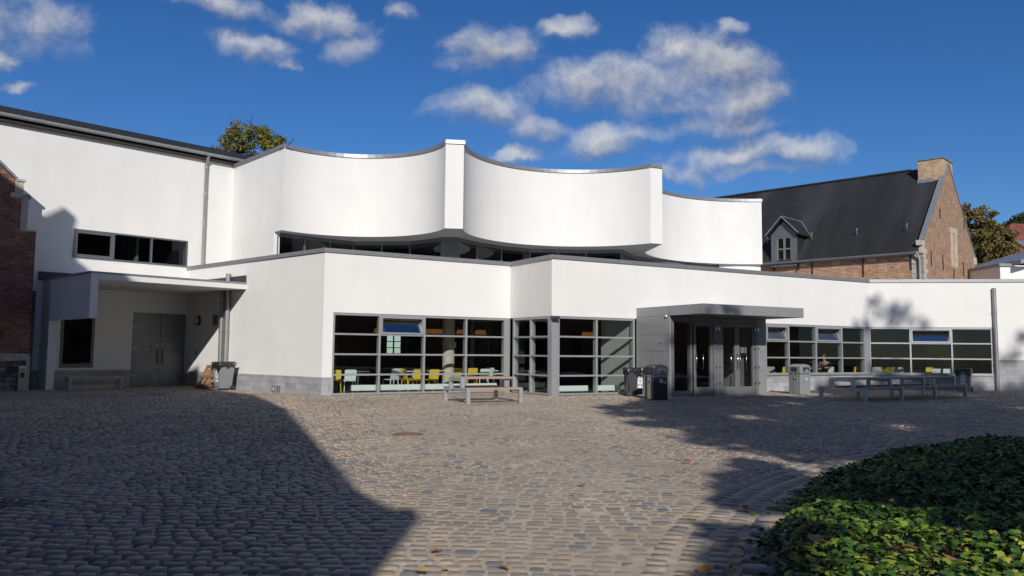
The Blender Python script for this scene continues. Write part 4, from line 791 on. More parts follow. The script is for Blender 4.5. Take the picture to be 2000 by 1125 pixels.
# ---- ivy bed
def ivyh(x, y):
    d = IR-np.hypot(x-IC[0], y-IC[1])
    return .36*(1-np.exp(-np.maximum(d+.12, 0)/.30))+.05*np.sin(x*2.1+1)*np.sin(y*1.7)+.04*np.sin(x*4.3)*np.sin(y*5.1+2)
def ivy():
    rg = np.random.default_rng(21); xs = np.arange(0, 18, .25); ys = np.arange(2.2, 15, .25); V = []; idx = {}; F = []
    for i, x in enumerate(xs):
        for j, y in enumerate(ys):
            d = IR-math.hypot(x-IC[0], y-IC[1])
            if d > -.1 and x < .75*y+6: idx[i, j] = len(V); V.append((x, y, max(float(ivyh(x, y))-.14, -.03)))
    for (i, j) in idx:
        k = [(i, j), (i+1, j), (i+1, j+1), (i, j+1)]
        if all(q in idx for q in k): F.append([idx[q] for q in k])
    so_ = npmesh('ivy_bed_soil', np.array(V), np.array(F), M_['soil'], None, True); tag(so_, kind='structure')
    N = 135000; x = rg.uniform(.5, 16, N); y = rg.uniform(3.2, 14.5, N); d = IR-np.hypot(x-IC[0], y-IC[1])
    keep = (d > -.16+rg.exponential(.05, N)*-1) & (x < .70*y+4.5) & (rg.random(N) < np.clip(1.25-.06*y, .45, 1)*np.where(x > .66*y+1.0, .5, 1))
    x, y, d = x[keep], y[keep], d[keep]; n = len(x)
    sz = rg.uniform(.03, .072, n)*np.where(rg.random(n) < .1, 1.3, 1); z = ivyh(x, y)-rg.exponential(.035, n)+.01
    z = np.maximum(z, .02)
    out_ = [(0, -.04), (.28, -.16), (.52, .08), (.27, .24), (.43, .52), (.15, .58), (0, 1.0), (-.15, .58), (-.43, .52), (-.27, .24), (-.52, .08), (-.28, -.16)]
    pts = np.array([(0, .3)]+out_); lz = -.28*abs(pts[:, 0])-.16*pts[:, 1]**2
    yaw = rg.uniform(0, 2*math.pi, n); tilt = np.abs(rg.normal(.35, .33, n)); edge = np.exp(-np.maximum(d, 0)/.25)
    lx = pts[None, :, 0]*sz[:, None]; ly = (pts[None, :, 1]-.3)*sz[:, None]; l3 = lz[None]*sz[:, None]
    ty = ly*np.cos(tilt)[:, None]+l3*np.sin(tilt)[:, None]; tz = -ly*np.sin(tilt)[:, None]+l3*np.cos(tilt)[:, None]
    ca, sa_ = np.cos(yaw)[:, None], np.sin(yaw)[:, None]
    P = np.stack([x[:, None]+lx*ca-ty*sa_, y[:, None]+lx*sa_+ty*ca, z[:, None]+tz], -1)
    q = np.array([(0, 2*k+1, (2*k+2), (2*k+3) if 2*k+3 < 13 else 1) for k in range(6)])
    F = (q[None]+np.arange(n)[:, None, None]*13).reshape(-1, 4)
    t = np.clip(rg.beta(1.5, 1.7, n)+.12*np.sin(x*1.9)*np.sin(y*2.3), 0, 1); print('ivy leaves', n)
    tag(npmesh('ivy_ground_cover', P.reshape(-1, 3), F, M_['ivy'], np.repeat(t, 13)), 'glossy green and yellow ivy covering the round raised bed', 'ivy', kind='stuff')
ivy()
# ================================================================== TREES
def leafcloud(rg, cl, per, sz, flat=1.):
    """cl: list of (x, y, z, r); leaves scattered through every clump"""
    cl = np.array(cl); n = len(cl)*per; i = np.repeat(np.arange(len(cl)), per); d = rg.normal(0, 1, (n, 3)); d /= np.linalg.norm(d, axis=1)[:, None]
    rad = cl[i, 3]*rg.random(n)**.45; c = cl[i, :3]+d*rad[:, None]*np.array([1, 1, .8*flat])
    a = rg.normal(0, 1, (n, 3)); a /= np.linalg.norm(a, axis=1)[:, None]; b = rg.normal(0, 1, (n, 3)); b -= a*(a*b).sum(1)[:, None]; b /= np.linalg.norm(b, axis=1)[:, None]
    s_ = rg.uniform(.6, 1.15, n)[:, None]*sz; P = np.stack([c-a*s_, c-b*s_*.55, c+a*s_, c+b*s_*.55], 1).reshape(-1, 3)
    F = np.arange(n*4).reshape(-1, 4); t = np.clip(rg.beta(2, 2, n)+rg.normal(0, .12, len(cl))[i], 0, 1)
    return P, F, np.repeat(t, 4)
def tree(name, label, base, crown, m, nclump, per, sz, rcl, trunk_r, seed, group=None, extra=(), twigs=(), sparse=(), shear=None):
    """crown: list of ellipsoids (cx, cy, cz, rx, ry, rz) in world metres"""
    rg = np.random.default_rng(seed); o = thing(name, label, 'tree', base, group, world=True); cl = []
    vol = np.array([c[3]*c[4]*c[5] for c in crown])**(2/3.); vol = vol/vol.sum()
    for c, v in zip(crown, vol):
        k = max(3, int(nclump*v)); d = rg.normal(0, 1, (k, 3)); d /= np.linalg.norm(d, axis=1)[:, None]; r = rg.uniform(.45, 1.0, k)**.6
        for q, rr in zip(d, r): cl.append((c[0]+q[0]*rr*c[3], c[1]+q[1]*rr*c[4], c[2]+q[2]*rr*c[5], rcl*rg.uniform(.6, 1.3)))
    cl += list(extra)
    if shear: cl = [(a+shear[0]*c, b, c*shear[1], r) for a, b, c, r in cl]
    P, F, T = leafcloud(rg, cl, per, sz)
    if len(sparse): P2, F2, T2 = leafcloud(rg, sparse, 13, sz*.8); F = np.concatenate([F, F2+len(P)]); P = np.concatenate([P, P2]); T = np.concatenate([T, T2])
    npmesh('crown', P-np.array(base), F, m, T, parent=o)
    mb = MB(); c0_ = np.array(crown[0][:3]); b_ = np.array(base, float); top = c0_.copy()+(np.array([shear[0]*c0_[2]+4, 0, 2]) if shear else 0); fork = b_+(top-b_)*.55
    mb.tube([b_, b_+(fork-b_)*.5+rg.normal(0, .1, 3), fork, top], [trunk_r, trunk_r*.8, trunk_r*.65, trunk_r*.2], 9)
    for q in rg.permutation(len(cl))[:26]:
        p = np.array(cl[q][:3]); s_ = fork+(top-fork)*rg.uniform(0, .6); mid = (s_+p)/2+np.array([0, 0, .15*np.linalg.norm(p-s_)])*rg.uniform(-.2, 1)
        mb.tube([s_, mid, p], [trunk_r*.3, trunk_r*.16, trunk_r*.05], 6)
    for p in twigs: mb.tube([np.array(p[0]), (np.array(p[0])+np.array(p[1]))/2+rg.normal(0, .08, 3), np.array(p[1])], [.05, .035, .015], 5)
    mb.build('trunk', M_['bark'], o); return o
def el(u, v, y, wpx, hpx, ry): p = aty(u, v, y); k = FPX/y; return (p[0], p[1], p[2], wpx/2/k, ry, hpx/2/k)
t0 = el(492, 300, 50, 120, 110, 2.2); tw = aty(492, 224, 50); tb = aty(490, 262, 50)
tree('tall_tree', 'yellowing tree rising behind the slate roof of the white hall', (t0[0], 50, 0), [t0, el(545, 300, 50, 80, 64, 1.8), el(445, 295, 50, 70, 40, 1.5), el(468, 262, 50, 44, 50, 1.1), el(515, 264, 50, 44, 36, 1.)], M_['leafA'], 210, 48, .10, .36, .3, 31, twigs=[(tb, tw), (tb+np.array([.2, 0, .3]), tb+np.array([-.4, .1, 1.0])), (aty(560, 285, 50), aty(574, 268, 50))])
tree('chestnut_tree', 'broad chestnut turning brown beside the brick gable on the right', (*aty(1925, 560, 64)[:2], 0), [el(1920, 500, 64, 100, 120, 2.6), el(1896, 440, 64, 50, 80, 1.8), el(1915, 430, 64, 48, 50, 1.5), el(1945, 480, 64, 60, 80, 2)], M_['leafB'], 240, 90, .13, .42, .35, 32)
for i, (u, v, y, w_, h_, lb) in enumerate(((1962, 458, 85, 80, 70, 'dark green tree peeping out right behind the brown chestnut'), (1994, 446, 92, 70, 60, 'dark green tree above the red tiled roof at the right edge'))):
    tree('woodland_tree', lb, (*aty(u, 560, y)[:2], 0), [el(u, v+10, y, w_, h_, 2.5), el(u+12, v-8, y, w_*.6, h_*.6, 2)], M_['leafC'], 70, 130, .2, .7, .3, 40+i, 'dark green trees far behind the houses on the right')
WSH = []
for px, py, r_ in ((1695, 632, .55), (1698, 610, .45), (1712, 592, .4), (1722, 618, .4), (1745, 612, .45), (1762, 600, .35), (1756, 625, .4), (1785, 630, .4), (1805, 635, .35), (1975, 690, .5), (1990, 672, .45), (1960, 700, .5), (1998, 655, .3), (1735, 640, .5), (1680, 640, .4)):
    p = FRE.P(*FRE.loc(px, py)) if px > 1697 else FCR.P(*FCR.loc(px, py)); k_ = (p[1]+6.8)/SUN[1]; WSH.append((p[0]-SUN[0]*k_, -6.8, p[2]-SUN[2]*k_, r_))
for px in (1352, 1385, 1412, 1440): p = FCR.off(3.65).P(FCR.off(3.65).loc(px, 606)[0], 3.05); k_ = (p[1]+6.8)/SUN[1]; WSH.append((p[0]-SUN[0]*k_, -6.8, p[2]-SUN[2]*k_, .36))
tree('shade_tree', 'large tree behind the camera whose leafy shadow covers the right of the courtyard', (15, -7, 0), [(5.6, -7, 12.2, 4.9, 4, 4.2), (14.2, -7, 13.2, 6.4, 4.6, 6.9), (5.2, -6.4, 7.0, 2.4, 2.2, 1.5), (9.5, -7, 8, 5, 3, 3), (18.6, -7, 15, 3.6, 4, 4.4)], M_['leafC'], 860, 75, .28, 1.0, .5, 50, extra=[(2.2, -6, 7.1, .55), (2.5, -6, 6.3, .6), (1.75, -6, 6.85, .35), (1.35, -6, 6.85, .25), (1.55, -6, 7.2, .3), (1.3, -6, 6.5, .3), (.95, -6, 5.75, .28), (.72, -6, 5.4, .22), (.55, -6, 5.12, .2), (1.75, -6, 6.45, .4), (2.0, -6, 7.7, .35), (2.6, -6, 5.6, .6), (3.4, -6, 5.5, .8), (2.9, -6, 8.4, .7), (3.3, -6, 9.3, .8), (1.2, -6, 10.6, .5), (.6, -6.5, 13.2, .6), (.9, -6.5, 12.2, .7), (3.3, -6, 6.7, .7), (4.0, -6, 6.7, .8), (2.75, -6, 6.55, .5), (3.6, -6, 7.4, .8), (4.6, -6, 6.3, .8), (5.4, -6, 6.2, .9)], sparse=WSH, shear=(.351, 1.163))
# ================================================================== OBJECTS
def place(o, p, rz=0): o.location = (p[0], p[1], p[2] if len(p) > 2 else 0); o.rotation_euler.z = rz; return o
def ang(v): return math.atan2(v[1], v[0])
# ---- picnic tables
def picnic(label, frames, wood, cat='picnic table'):
    """local: x along the table, y across; frames = x positions of the steel frames"""
    o = thing('picnic_table', label, cat); k = .11
    for x in frames:
        for sg in (-1, 1):
            mb = MB(); mb.prism([(x-k/2, sg*.85, 0), (x-k/2, sg*.74, 0), (x-k/2, sg*.74, .345), (x-k/2, sg*.335, .345), (x-k/2, sg*.335, .64), (x-k/2, sg*.30, .64), (x-k/2, sg*.30, .75), (x-k/2, sg*.445, .75), (x-k/2, sg*.445, .455), (x-k/2, sg*.85, .455)], (k, 0, 0)); mb.build('leg', M_['steel'], o, bevel=.006)
        mb = MB(); mb.box((x, 0, .695), (k-.004, .598, .106)); mb.build('cross_beam', M_['steel'], o)
        mb = MB(); mb.box((x, 0, .40), (k-.03, .668, .07)); mb.build('tie_bar', M_['steel'], o)
    a, b = frames[0]+k/2+.003, frames[-1]-k/2-.003
    def planks(name, ys, z, th):
        mb = MB()
        for y0, y1 in ys: mb.box(((a+b)/2, (y0+y1)/2, z-th/2), (b-a, y1-y0-.006, th))
        return mb.build(name, wood, o, bevel=.006)
    planks('tabletop', [(-.44, -.225), (-.22, -.005), (.005, .22), (.225, .44)], .765, .06)
    planks('seat', [(-.85, -.69), (-.685, -.52)], .462, .07); planks('seat', [(.52, .685), (.69, .85)], .462, .07)
    return o
def atg(px, py): return atz(px, py, 0)
n1, n2 = atg(914, 789), atg(1016, 786); ax = FCR.t; pv = np.array([-ax[1], ax[0]])
pt = picnic('short picnic table with galvanised frames and reddish planks in the sun before the large window', [-.88, .88], M_['wood'])
place(pt, n1[:2]+ax*.88+pv*.80, ang(ax))
b1, b4 = atg(1690, 786), atg(1886, 776); ax2 = (b4-b1)[:2]; L2 = np.linalg.norm(ax2); ax2 /= L2; pv2 = np.array([-ax2[1], ax2[0]]); fr_ = L2/3
pt2 = picnic('very long grey picnic table with four frames standing in tree shade', [-1.5*fr_, -.5*fr_, .5*fr_, 1.5*fr_], M_['woodgrey'])
for ch in children(pt2):
    if ch.name.split('.')[0] in ('seat', 'tabletop'): pass
place(pt2, b1[:2]+ax2*L2/2+pv2*.80, ang(ax2))
mb = MB(); mb.lathe((-1.5*fr_-.058, 0, 0), [(.001, 0)], 4) if False else None
ring = MB(); RP = [(-1.5*fr_-.062, .37+.045*math.cos(t), .70+.045*math.sin(t)) for t in np.linspace(0, 2*math.pi, 17)]; ring.tube(RP, .008, 6); ring.build('round_badge', M_['sticker'], pt2)
# ---- wheelie bins
def wheelie(label, bagged, lid, body, st):
    o = thing('wheelie_bin', label, 'wheelie bin')
    def ringp(hx, y0, y1, z): return [(-hx, y0, z), (hx, y0, z), (hx, y1, z), (-hx, y1, z)]
    mb = MB(); mb.box8(ringp(.22, -.24, .22, .06)+ringp(.285, -.33, .30, .96)); mb.build('body', body, o, bevel=.025)
    mb = MB(); mb.box8(ringp(.30, -.35, .32, .94)+ringp(.30, -.35, .32, .985)); mb.build('rim', body, o, bevel=.01)
    mb = MB(); mb.tube([(-.24, .37, .97), (.24, .37, .97)], .018, 8)
    for x in (-.22, .22): mb.bar((x, .30, .965), (x, .38, .97), .05, .03)
    mb.box((0, .285, .50), (.34, .05, .86)); mb.build('handle', M_['bindark'], o)
    mb = MB(); mb.tube([(-.27, .25, .10), (.27, .25, .10)], .015, 8); mb.build('axle', M_['steel'], o)
    for x in (-.27, .27):
        mb = MB(); mb.tube([(x-.025, .25, .10), (x+.025, .25, .10)], .10, 20); wh = mb.build('wheel', M_['rubber'], o)
        mb = MB(); mb.tube([(x-.03, .25, .10), (x+.03, .25, .10)], .05, 14); mb.build('hub', M_['bindark'], wh)
    if lid:
        mb = MB(); mb.prism([(-.31, -.37, .99), (.31, -.37, .99), (.31, .36, 1.0), (-.31, .36, 1.0)], (0, 0, .03)); mb.prism([(-.27, -.33, 1.021), (.27, -.33, 1.021), (.27, .30, 1.031), (-.27, .30, 1.031)], (0, 0, .035)); mb.build('lid', M_['bindark'], o, bevel=.012)
    if bagged:
        rg = random.Random(bagged); V = []; n = 48; hs = [(.80, 1.005), (1.0, 1.01+.0), (1.07, .985), (1.09, .93), (1.07, .86)]; F = []
        if lid: hs = [(1.03, .985), (1.06, .975), (1.06, .93), (1.05, .88), (1.03, .86)]
        drop = [rg.uniform(.0, .13)+.09*math.sin(i*.6+bagged) for i in range(n)]
        for j, (s_, z) in enumerate(hs):
            for i in range(n):
                t = 2*math.pi*i/n; c, s2 = math.cos(t), math.sin(t); m = max(abs(c), abs(s2)); q = (abs(c)**6+abs(s2)**6)**(-1/6.)
                w_ = 1+rg.uniform(-.025, .035); V.append((c*q*.30*s_*w_, s2*q*.335*s_*w_-.015, z+(rg.uniform(-.01, .015) if j else .0)-(drop[i] if j == 4 else drop[i]*.4 if j == 3 else 0)))
        for j in range(4):
            for i in range(n): F.append((j*n+i, j*n+(i+1) % n, (j+1)*n+(i+1) % n, (j+1)*n+i))
        mb = MB(); mb.add(V, F, False)
        if not lid: mb.add([V[i] for i in range(n)], [tuple(range(n))])
        mb.build('bin_bag', M_['bag'], o)
    # sticker: white arched panel with a green arch and two dark figures
    def stick(P, sc, side):
        def T(u, v, e):   # u across, v up; on the front face (side 'f') or on +x / -x face
            if side == 'f': return (u, -.235-.10*(v-.06)-e, v)
            sg = 1 if side == 'r' else -1; return (sg*(.219+.0722*(v-.06)+e), sg*u+P[2], v)
        def pane(pts, m, e, name, par):
            mb = MB(); n = len(pts); mb.add([T(u, v, e) for u, v in pts]+[T(u, v, e-.006) for u, v in pts], [tuple(range(n)), tuple(range(n, 2*n))[::-1]]+[(i, (i+1) % n, n+(i+1) % n, n+i) for i in range(n)]); return mb.build(name, m, par)
        x0, y0, w_, h_ = P[0], P[1], .09, .40
        arcp = [(x0+w_*math.cos(t), y0+h_-w_+w_*math.sin(t)) for t in np.linspace(0, math.pi, 9)]
        s_ = pane([(x0-w_, y0), (x0+w_, y0)]+arcp, M_['sticker'], .006, 'sticker', o)
        ao = [(x0+.07*math.cos(t), y0+h_-w_-.04+.09*math.sin(t)) for t in np.linspace(0, math.pi, 9)]; ai = [(x0+.045*math.cos(t), y0+h_-w_-.04+.06*math.sin(t)) for t in np.linspace(math.pi, 0, 9)]
        pane(ao+ai, M_['green'], .009, 'arch_print', s_)
        pane([(x0-.028, y0+.22), (x0+.028, y0+.22), (x0+.02, y0+.27), (x0-.02, y0+.27)], M_['ink'], .010, 'figure_print', s_)
        for d in (-.045, .045): pane([(x0+d-.022, y0+.07), (x0+d+.022, y0+.07), (x0+d+.022, y0+.135), (x0+d-.022, y0+.135)], M_['ink'], .010, 'figure_print', s_)
        pane([(x0-.06, y0+.17), (x0+.06, y0+.17), (x0+.06, y0+.178), (x0-.06, y0+.178)], M_['ink'], .0095, 'text_line', s_)
    stick(*st)
    return o
wb1 = wheelie('light grey wheelie bin with closed dark lid beside the wooden pallet', 3, True, M_['bingrey'], ((0, .32, 0), 1, 'f')); place(wb1, (*FL.P(FL.off(.62).loc(438, 700)[0], 0, .62)[:2], .012), R(-38))
wb2 = wheelie('dark shaded wheelie bin lined with a black bag next to the entrance', 5, False, M_['bindark'], ((.05, .30, -.1), 1, 'l')); place(wb2, atg(1236, 775)+np.array([.1, .4, 0]), R(98))
wb3 = wheelie('pale grey wheelie bin with black bag hanging out at the end of the long table', 8, False, M_['bingrey'], ((0, .32, 0), 1, 'f')); place(wb3, atg(1884, 765)+np.array([.1, .2, 0]), R(-36))
# ---- litter bins
def litter(label, m, two):
    o = thing('litter_bin', label, 'litter bin'); w, d = .27, .29
    mb = MB(); mb.box((0, 0, .40), (2*w, 2*d, .78)); mb.build('body', m, o, bevel=.03)
    prof_ = [(-w-.015, .80), (w+.015, .80), (w+.005, 1.06), (w-.05, 1.12), (0, 1.165), (-w+.05, 1.12), (-w-.005, 1.06)]
    mb = MB(); mb.prism([(x, -d-.012, z) for x, z in prof_], (0, 2*d+.024, 0)); hd = mb.build('hood', m, o, bevel=.025)
    mb = MB(); mb.box((.04, -d-.012, .965), (.34, .012, .17)); op_ = mb.build('opening', M_['ink'], hd)
    mb = MB(); mb.prism([(-.06+.12*math.cos(t), -d-.022, .885+.08*math.sin(t)) for t in np.linspace(0, math.pi, 9)] if False else [(.06+.10*math.cos(t), -d-.024, .882+.085*math.sin(t)) for t in np.linspace(0, math.pi, 9)], (0, .004, 0)); mb.build('bag_edge', M_['bag'] if two else m, op_)
    mb = MB(); mb.box((-w-.015, 0, .965), (.012, .30, .17)); mb.build('opening', M_['ink'], hd)
    mb = MB(); mb.box((-w-.004, -.02, .46), (.012, .24, .86)); ap_ = mb.build('ashtray_panel', M_['inox'] if two else m, o)
    mb = MB(); mb.box((-w-.011, -.02, .70), (.006, .12, .30)); lg = mb.build('cigarette_sign', M_['ink'], ap_)
    mb = MB(); mb.bar((-w-.016, -.05, .60), (-w-.016, .01, .74), .006, .022); mb.tube([(-w-.017, 0, .79), (-w-.013, 0, .79)], .022, 10); mb.build('cigarette_mark', M_['sticker'], lg)
    for (x, z, r) in (((.03, .62, .062), (.155, .575, .045)) if two else ((.06, .60, .055),)):
        mb = MB(); mb.tube([(x, -d-.004, z), (x, -d+.001, z)], r, 20) if False else mb.tube([(x, -d-.005, z), (x, -d+.002, z)], r, 20); bd = mb.build('round_badge', M_['sticker'], o)
        mb = MB(); mb.tube([(x, -d-.007, z), (x, -d-.002, z)], r*.82, 20); rg_ = mb.build('badge_print', m, bd)
        mb = MB(); mb.bar((x-r*.3, -d-.009, z+r*.45), (x-r*.1, -d-.009, z-r*.45), .005, r*.28); mb.bar((x+r*.32, -d-.009, z+r*.1), (x+r*.05, -d-.009, z-r*.42), .005, r*.22); mb.build('figure_print', M_['sticker'], bd)
    mb = MB(); mb.box((0, 0, .792), (2*w+.012, 2*d+.012, .006)); mb.build('seam', M_['ink'] if not two else M_['steel'], o)
    return o
lb1 = litter('black litter bin with a stainless ashtray side, left of the entrance doors', M_['bindblack'], True); place(lb1, atg(1282, 782)+np.array([.05, .3, 0]), R(20))
lb2 = litter('mid grey litter bin between the entrance and the long picnic table', M_['bingrey'], False); place(lb2, atg(1565, 771)+np.array([.05, .3, 0]), R(28))
# ---- pallet leaning on the wall
pl = thing('wooden_pallet', 'broken orange wooden pallet leaning against the white wall by the downpipes', 'pallet')
for k, x in enumerate((-.36, 0, .36)):
    mb = MB(); mb.bar((x, .06, .02), (x, .06, 1.0), .07, .09, up=(0, 1, 0)); mb.build('stringer', M_['pallet'], pl)
for z, w_ in ((.07, .98), (.50, .92), (.92, .62)):
    mb = MB(); mb.box((0 if z < .9 else .08, 0, z), (w_, .024, .12)); mb.build('deck_board', M_['palletd'], pl)
for z in (.18, .62, .8):
    mb = MB(); mb.box((0, .118, z), (.9, .02, .10)); mb.build('base_board', M_['pallet'], pl)
pq = FL.P(FL.off(.85).loc(394, 700)[0], 0, .85); pl.rotation_euler = (R(-24), 0, ang(FL.t)); pl.location = (pq[0], pq[1], .02)
# ---- utility boxes at the plinth
ub_ = thing('utility_box', 'pale grey utility box with two small doors at the foot of the wall', 'utility box', world=False)
for k, x in enumerate((-.155, .155)):
    mb = MB(); mb.box((x, 0, .15), (.295, .16, .30)); bx_ = mb.build('cabinet', M_['bingrey'] if 0 else M_['steel'], ub_, bevel=.006)
    mb = MB(); mb.box((x, -.082, .15), (.24, .008, .24)); mb.build('door', M_['coping'], bx_)
    if k == 0: mb = MB(); mb.box((x, -.088, .17), (.05, .006, .09)); mb.build('warning_label', M_['sticker'], bx_)
u0 = FL.loc(548, 765)[0]; place(ub_, FL.P(u0, -.02, .11), ang(FL.t))
# ---- old bench below the porch window
bo = FW.off(1.05); ba, bb = bo.loc(129, 750)[0], bo.loc(238, 748)[0]; hb = (bb-ba)/2
bn = thing('old_bench', 'low weathered wooden bench under the porch window', 'bench')
mb = MB(); mb.box((0, 0, .45), (2*hb, .42, .06)); mb.build('seat', M_['benchwood'], bn, bevel=.008)
for x in (-hb+.08, hb-.08):
    for y in (-.15, .15):
        mb = MB(); mb.box((x, y, .21), (.10, .09, .42)); mb.build('leg', M_['benchwood'], bn)
    mb = MB(); mb.box((x, 0, .37), (.08, .21, .08)); mb.build('cross_rail', M_['benchwood'], bn)
for y in (-.16, .16):
    mb = MB(); mb.box((0, y, .39), (2*hb-.26, .05, .055)); mb.build('long_rail', M_['benchwood'], bn)
mb = MB(); mb.box((0, .02, .10), (2*hb-.3, .05, .16)); mb.build('lower_board', M_['palletd'] if 0 else M_['benchwood'], bn)
place(bn, bo.P((ba+bb)/2, 0), ang(FW.t))
# ---- ashtray post by the brick house
as_, az = LF.loc(38, 757); at_ = thing('ashtray_post', 'slim stainless cigarette bin standing against the stone base of the brick house', 'ashtray')
mb = MB(); mb.box((0, 0, .56), (.24, .16, 1.08)); mb.build('body', M_['inox'], at_, bevel=.01)
mb = MB(); mb.box((0, -.082, .98), (.215, .006, .2)); mb.build('opening', M_['ink'], at_)
mb = MB(); mb.box((0, -.084, .86), (.25, .012, .06)); mb.build('lip', M_['sticker'], at_)
mb = MB(); mb.prism([(-.075, -.084, .48), (.075, -.084, .48)]+[(.075*math.cos(t), -.084, .60+.06*math.sin(t)) for t in np.linspace(0, math.pi, 8)], (0, .004, 0)); mb.build('sign_plate', M_['ink'], at_)
mb = MB(); mb.tube([(0, -.085, .76), (0, -.078, .76)], .022, 12); mb.build('lock', M_['rubber'], at_)
place(at_, LF.P(as_, 0, .16), ang(LF.t))
# ---- things on the porch wall
def wallthing(name, label, cat, F, px, py, d=0): s_, z_ = F.loc(px, py); o = thing(name, label, cat); place(o, F.P(s_, z_, d), ang(F.t)); return o
wl = wallthing('wall_lamp', 'round black-rimmed bulkhead lamp on the shaded porch wall', 'wall lamp', FL, 388, 626)
mb = MB(); mb.tube([(0, 0, 0), (0, -.10, 0)], .20, 24); mb.build('rim', M_['ink'], wl); mb = MB(); mb.tube([(0, -.1, 0), (0, -.125, 0), (0, -.14, 0)], [.165, .14, .06], 24); mb.build('lens', M_['paper'], wl)
vg = wallthing('vent_grille', 'square louvred vent grille beside the round porch lamp', 'vent', FL, 421, 625)
mb = MB(); mb.box((0, -.012, 0), (.36, .02, .42)); mb.build('frame', M_['door'], vg)
for k in range(7): mb = MB(); mb.bar((-.16, -.026, -.165+k*.055), (.16, -.026, -.165+k*.055), .03, .012, up=(0, -.7, 1)); mb.build('louvre', M_['coping'], vg)
for px, py, w_, h_, lb, mm in ((384, 673, .09, .2, 'white intercom plate on the porch wall below the round lamp', M_['sticker']), (383, 689, .08, .11, 'small black switch box on the porch wall under the intercom', M_['ink'])):
    q = wallthing('intercom' if h_ > .15 else 'switch_box', lb, 'intercom' if h_ > .15 else 'switch', FL, px, py); mb = MB(); mb.box((0, -.018, 0), (w_, .036, h_)); mb.build('housing', mm, q, bevel=.006); mb = MB(); mb.box((0, -.038, h_*.15), (w_*.6, .008, h_*.3)); mb.build('button_panel', M_['coping'], q)
mp = wallthing('mailbox_plate', 'small metal plate with bright fittings on the grey entrance cladding', 'wall plate', FSd, 1292, 677, .012)
mb = MB(); mb.box((0, -.006, 0), (.34, .012, .34)); mb.build('plate', M_['panel'], mp); mb = MB(); mb.box((-.04, -.022, .13), (.05, .02, .03)); mb.build('fitting', M_['chrome'], mp); mb = MB(); mb.box((.05, -.022, .13), (.05, .02, .03)); mb.build('fitting', M_['chrome'], mp)
# ---- covers in the paving
def cover(name, label, px, py, w_, d_, m, round_=False, bars=0, cat='drain cover'):
    o = thing(name, label, cat); p = atg(px, py)
    mb = MB(); zt = .016
    if round_: mb.lathe((0, 0, -.02), [(w_/2, 0), (w_/2, .02+zt), (w_/2-.02, .022+zt)], 28)
    else: mb.box((0, 0, 0), (w_, d_, 2*zt))
    mb.build('frame', m, o)
    if bars:
        for k in range(bars): mb = MB(); mb.box((-w_/2+w_*(k+.5)/bars, 0, zt+.006), (w_/bars*.5, d_*.86, .008)); mb.build('bar', M_['iron'], o)
    else: mb = MB(); mb.lathe((0, 0, zt+.002), [(w_/2-.05, 0), (w_/2-.05, .004)], 28) if round_ else mb.box((0, 0, zt+.003), (w_*.84, d_*.8, .006)); mb.build('plate', m, o)
    place(o, p, R(-5)); return o
cover('drain_cover', 'square iron drain cover sunk in the shaded cobbles', 300, 862, .42, .42, M_['iron'])
cover('manhole_cover', 'round rusty manhole cover in the sunlit cobbles', 797, 849, .55, .55, M_['ironR'], True, cat='manhole cover')
cover('drain_grate', 'slotted iron grate at the left edge of the shaded cobbles', 24, 986, .5, .42, M_['iron'], False, 6, cat='drain grate')
cover('drain_cover', 'small dark iron cover near the porch door', 302, 770, .9, .5, M_['iron'])
# ---- fallen leaves
def fallen(px, py, m, sz, label, z=.02):
    rg = random.Random(px); o = MB(); pts = [(0, -.5), (.25, -.42), (.45, -.15), (.38, .1), (.5, .3), (.2, .35), (0, .65), (-.2, .35), (-.5, .3), (-.38, .1), (-.45, -.15), (-.25, -.42)]
    V = [(0, 0, .12*sz)]+[(x*sz, y*sz, (.10+.28*abs(x)+rg.uniform(0, .12))*sz) for x, y in pts]; o.add(V, [(0, i, i % 12+1) for i in range(1, 13)]); b = o.build('fallen_leaf', m); tag(b, label, 'leaf', 'fallen autumn leaves on the courtyard')
    p = atz(px, py, z); b.location = p; b.rotation_euler = (rg.uniform(-.2, .2), rg.uniform(-.2, .2), rg.uniform(0, 6)); return b
for a in ((1341, 903, M_['leafR'], .13, 'red-brown leaf lying flat and alone in the sunlit middle distance'), (1136, 948, M_['leafO'], .10, 'orange leaf near the centre of the sunlit cobbles'), (1120, 967, M_['leafO'], .08, 'smaller orange leaf just below another near the courtyard centre'),
          (1357, 1014, M_['leafY'], .11, 'yellow leaf left of the red leaf by the kerb shadow'), (1455, 997, M_['leafR'], .12, 'red leaf at the edge of the shadow by the kerb'), (1434, 1060, M_['leafO'], .10, 'orange leaf between the two kerbside leaves in the sun'),
          (1440, 1095, M_['leafO'], .12, 'orange leaf pressed against the kerb stones at the bottom'), (1378, 1117, M_['leafO'], .11, 'curled orange and yellow leaf at the bottom edge left of the kerb'), (1425, 1121, M_['leafR'], .11, 'dark red leaf cut by the bottom edge beside the kerb'),
          (853, 1078, M_['leafO'], .09, 'small orange leaf right of the pointed shadow tip'), (822, 1118, M_['leafY'], .09, 'yellow leaf at the bottom edge under the shadow tip'), (982, 1110, M_['leafO'], .09, 'orange leaf at the bottom edge in the middle'), (868, 1113, M_['leafY'], .06, 'tiny yellow leaf at the bottom beside a larger yellow one'),
          (1593, 1057, M_['leafO'], .11, 'orange leaf resting on the lit ivy near its left edge', .40), (1565, 1070, M_['leafR'], .10, 'brown leaf on the ivy left of the orange one', .36), (1772, 1075, M_['leafR'], .10, 'brown leaf half sunk among yellow ivy leaves', .40), (1860, 1100, M_['leafR'], .11, 'brown leaf on the ivy toward the bottom right', .40), (1730, 982, M_['leafR'], .12, 'brown leaf on the shaded middle of the ivy', .40)): fallen(*a)
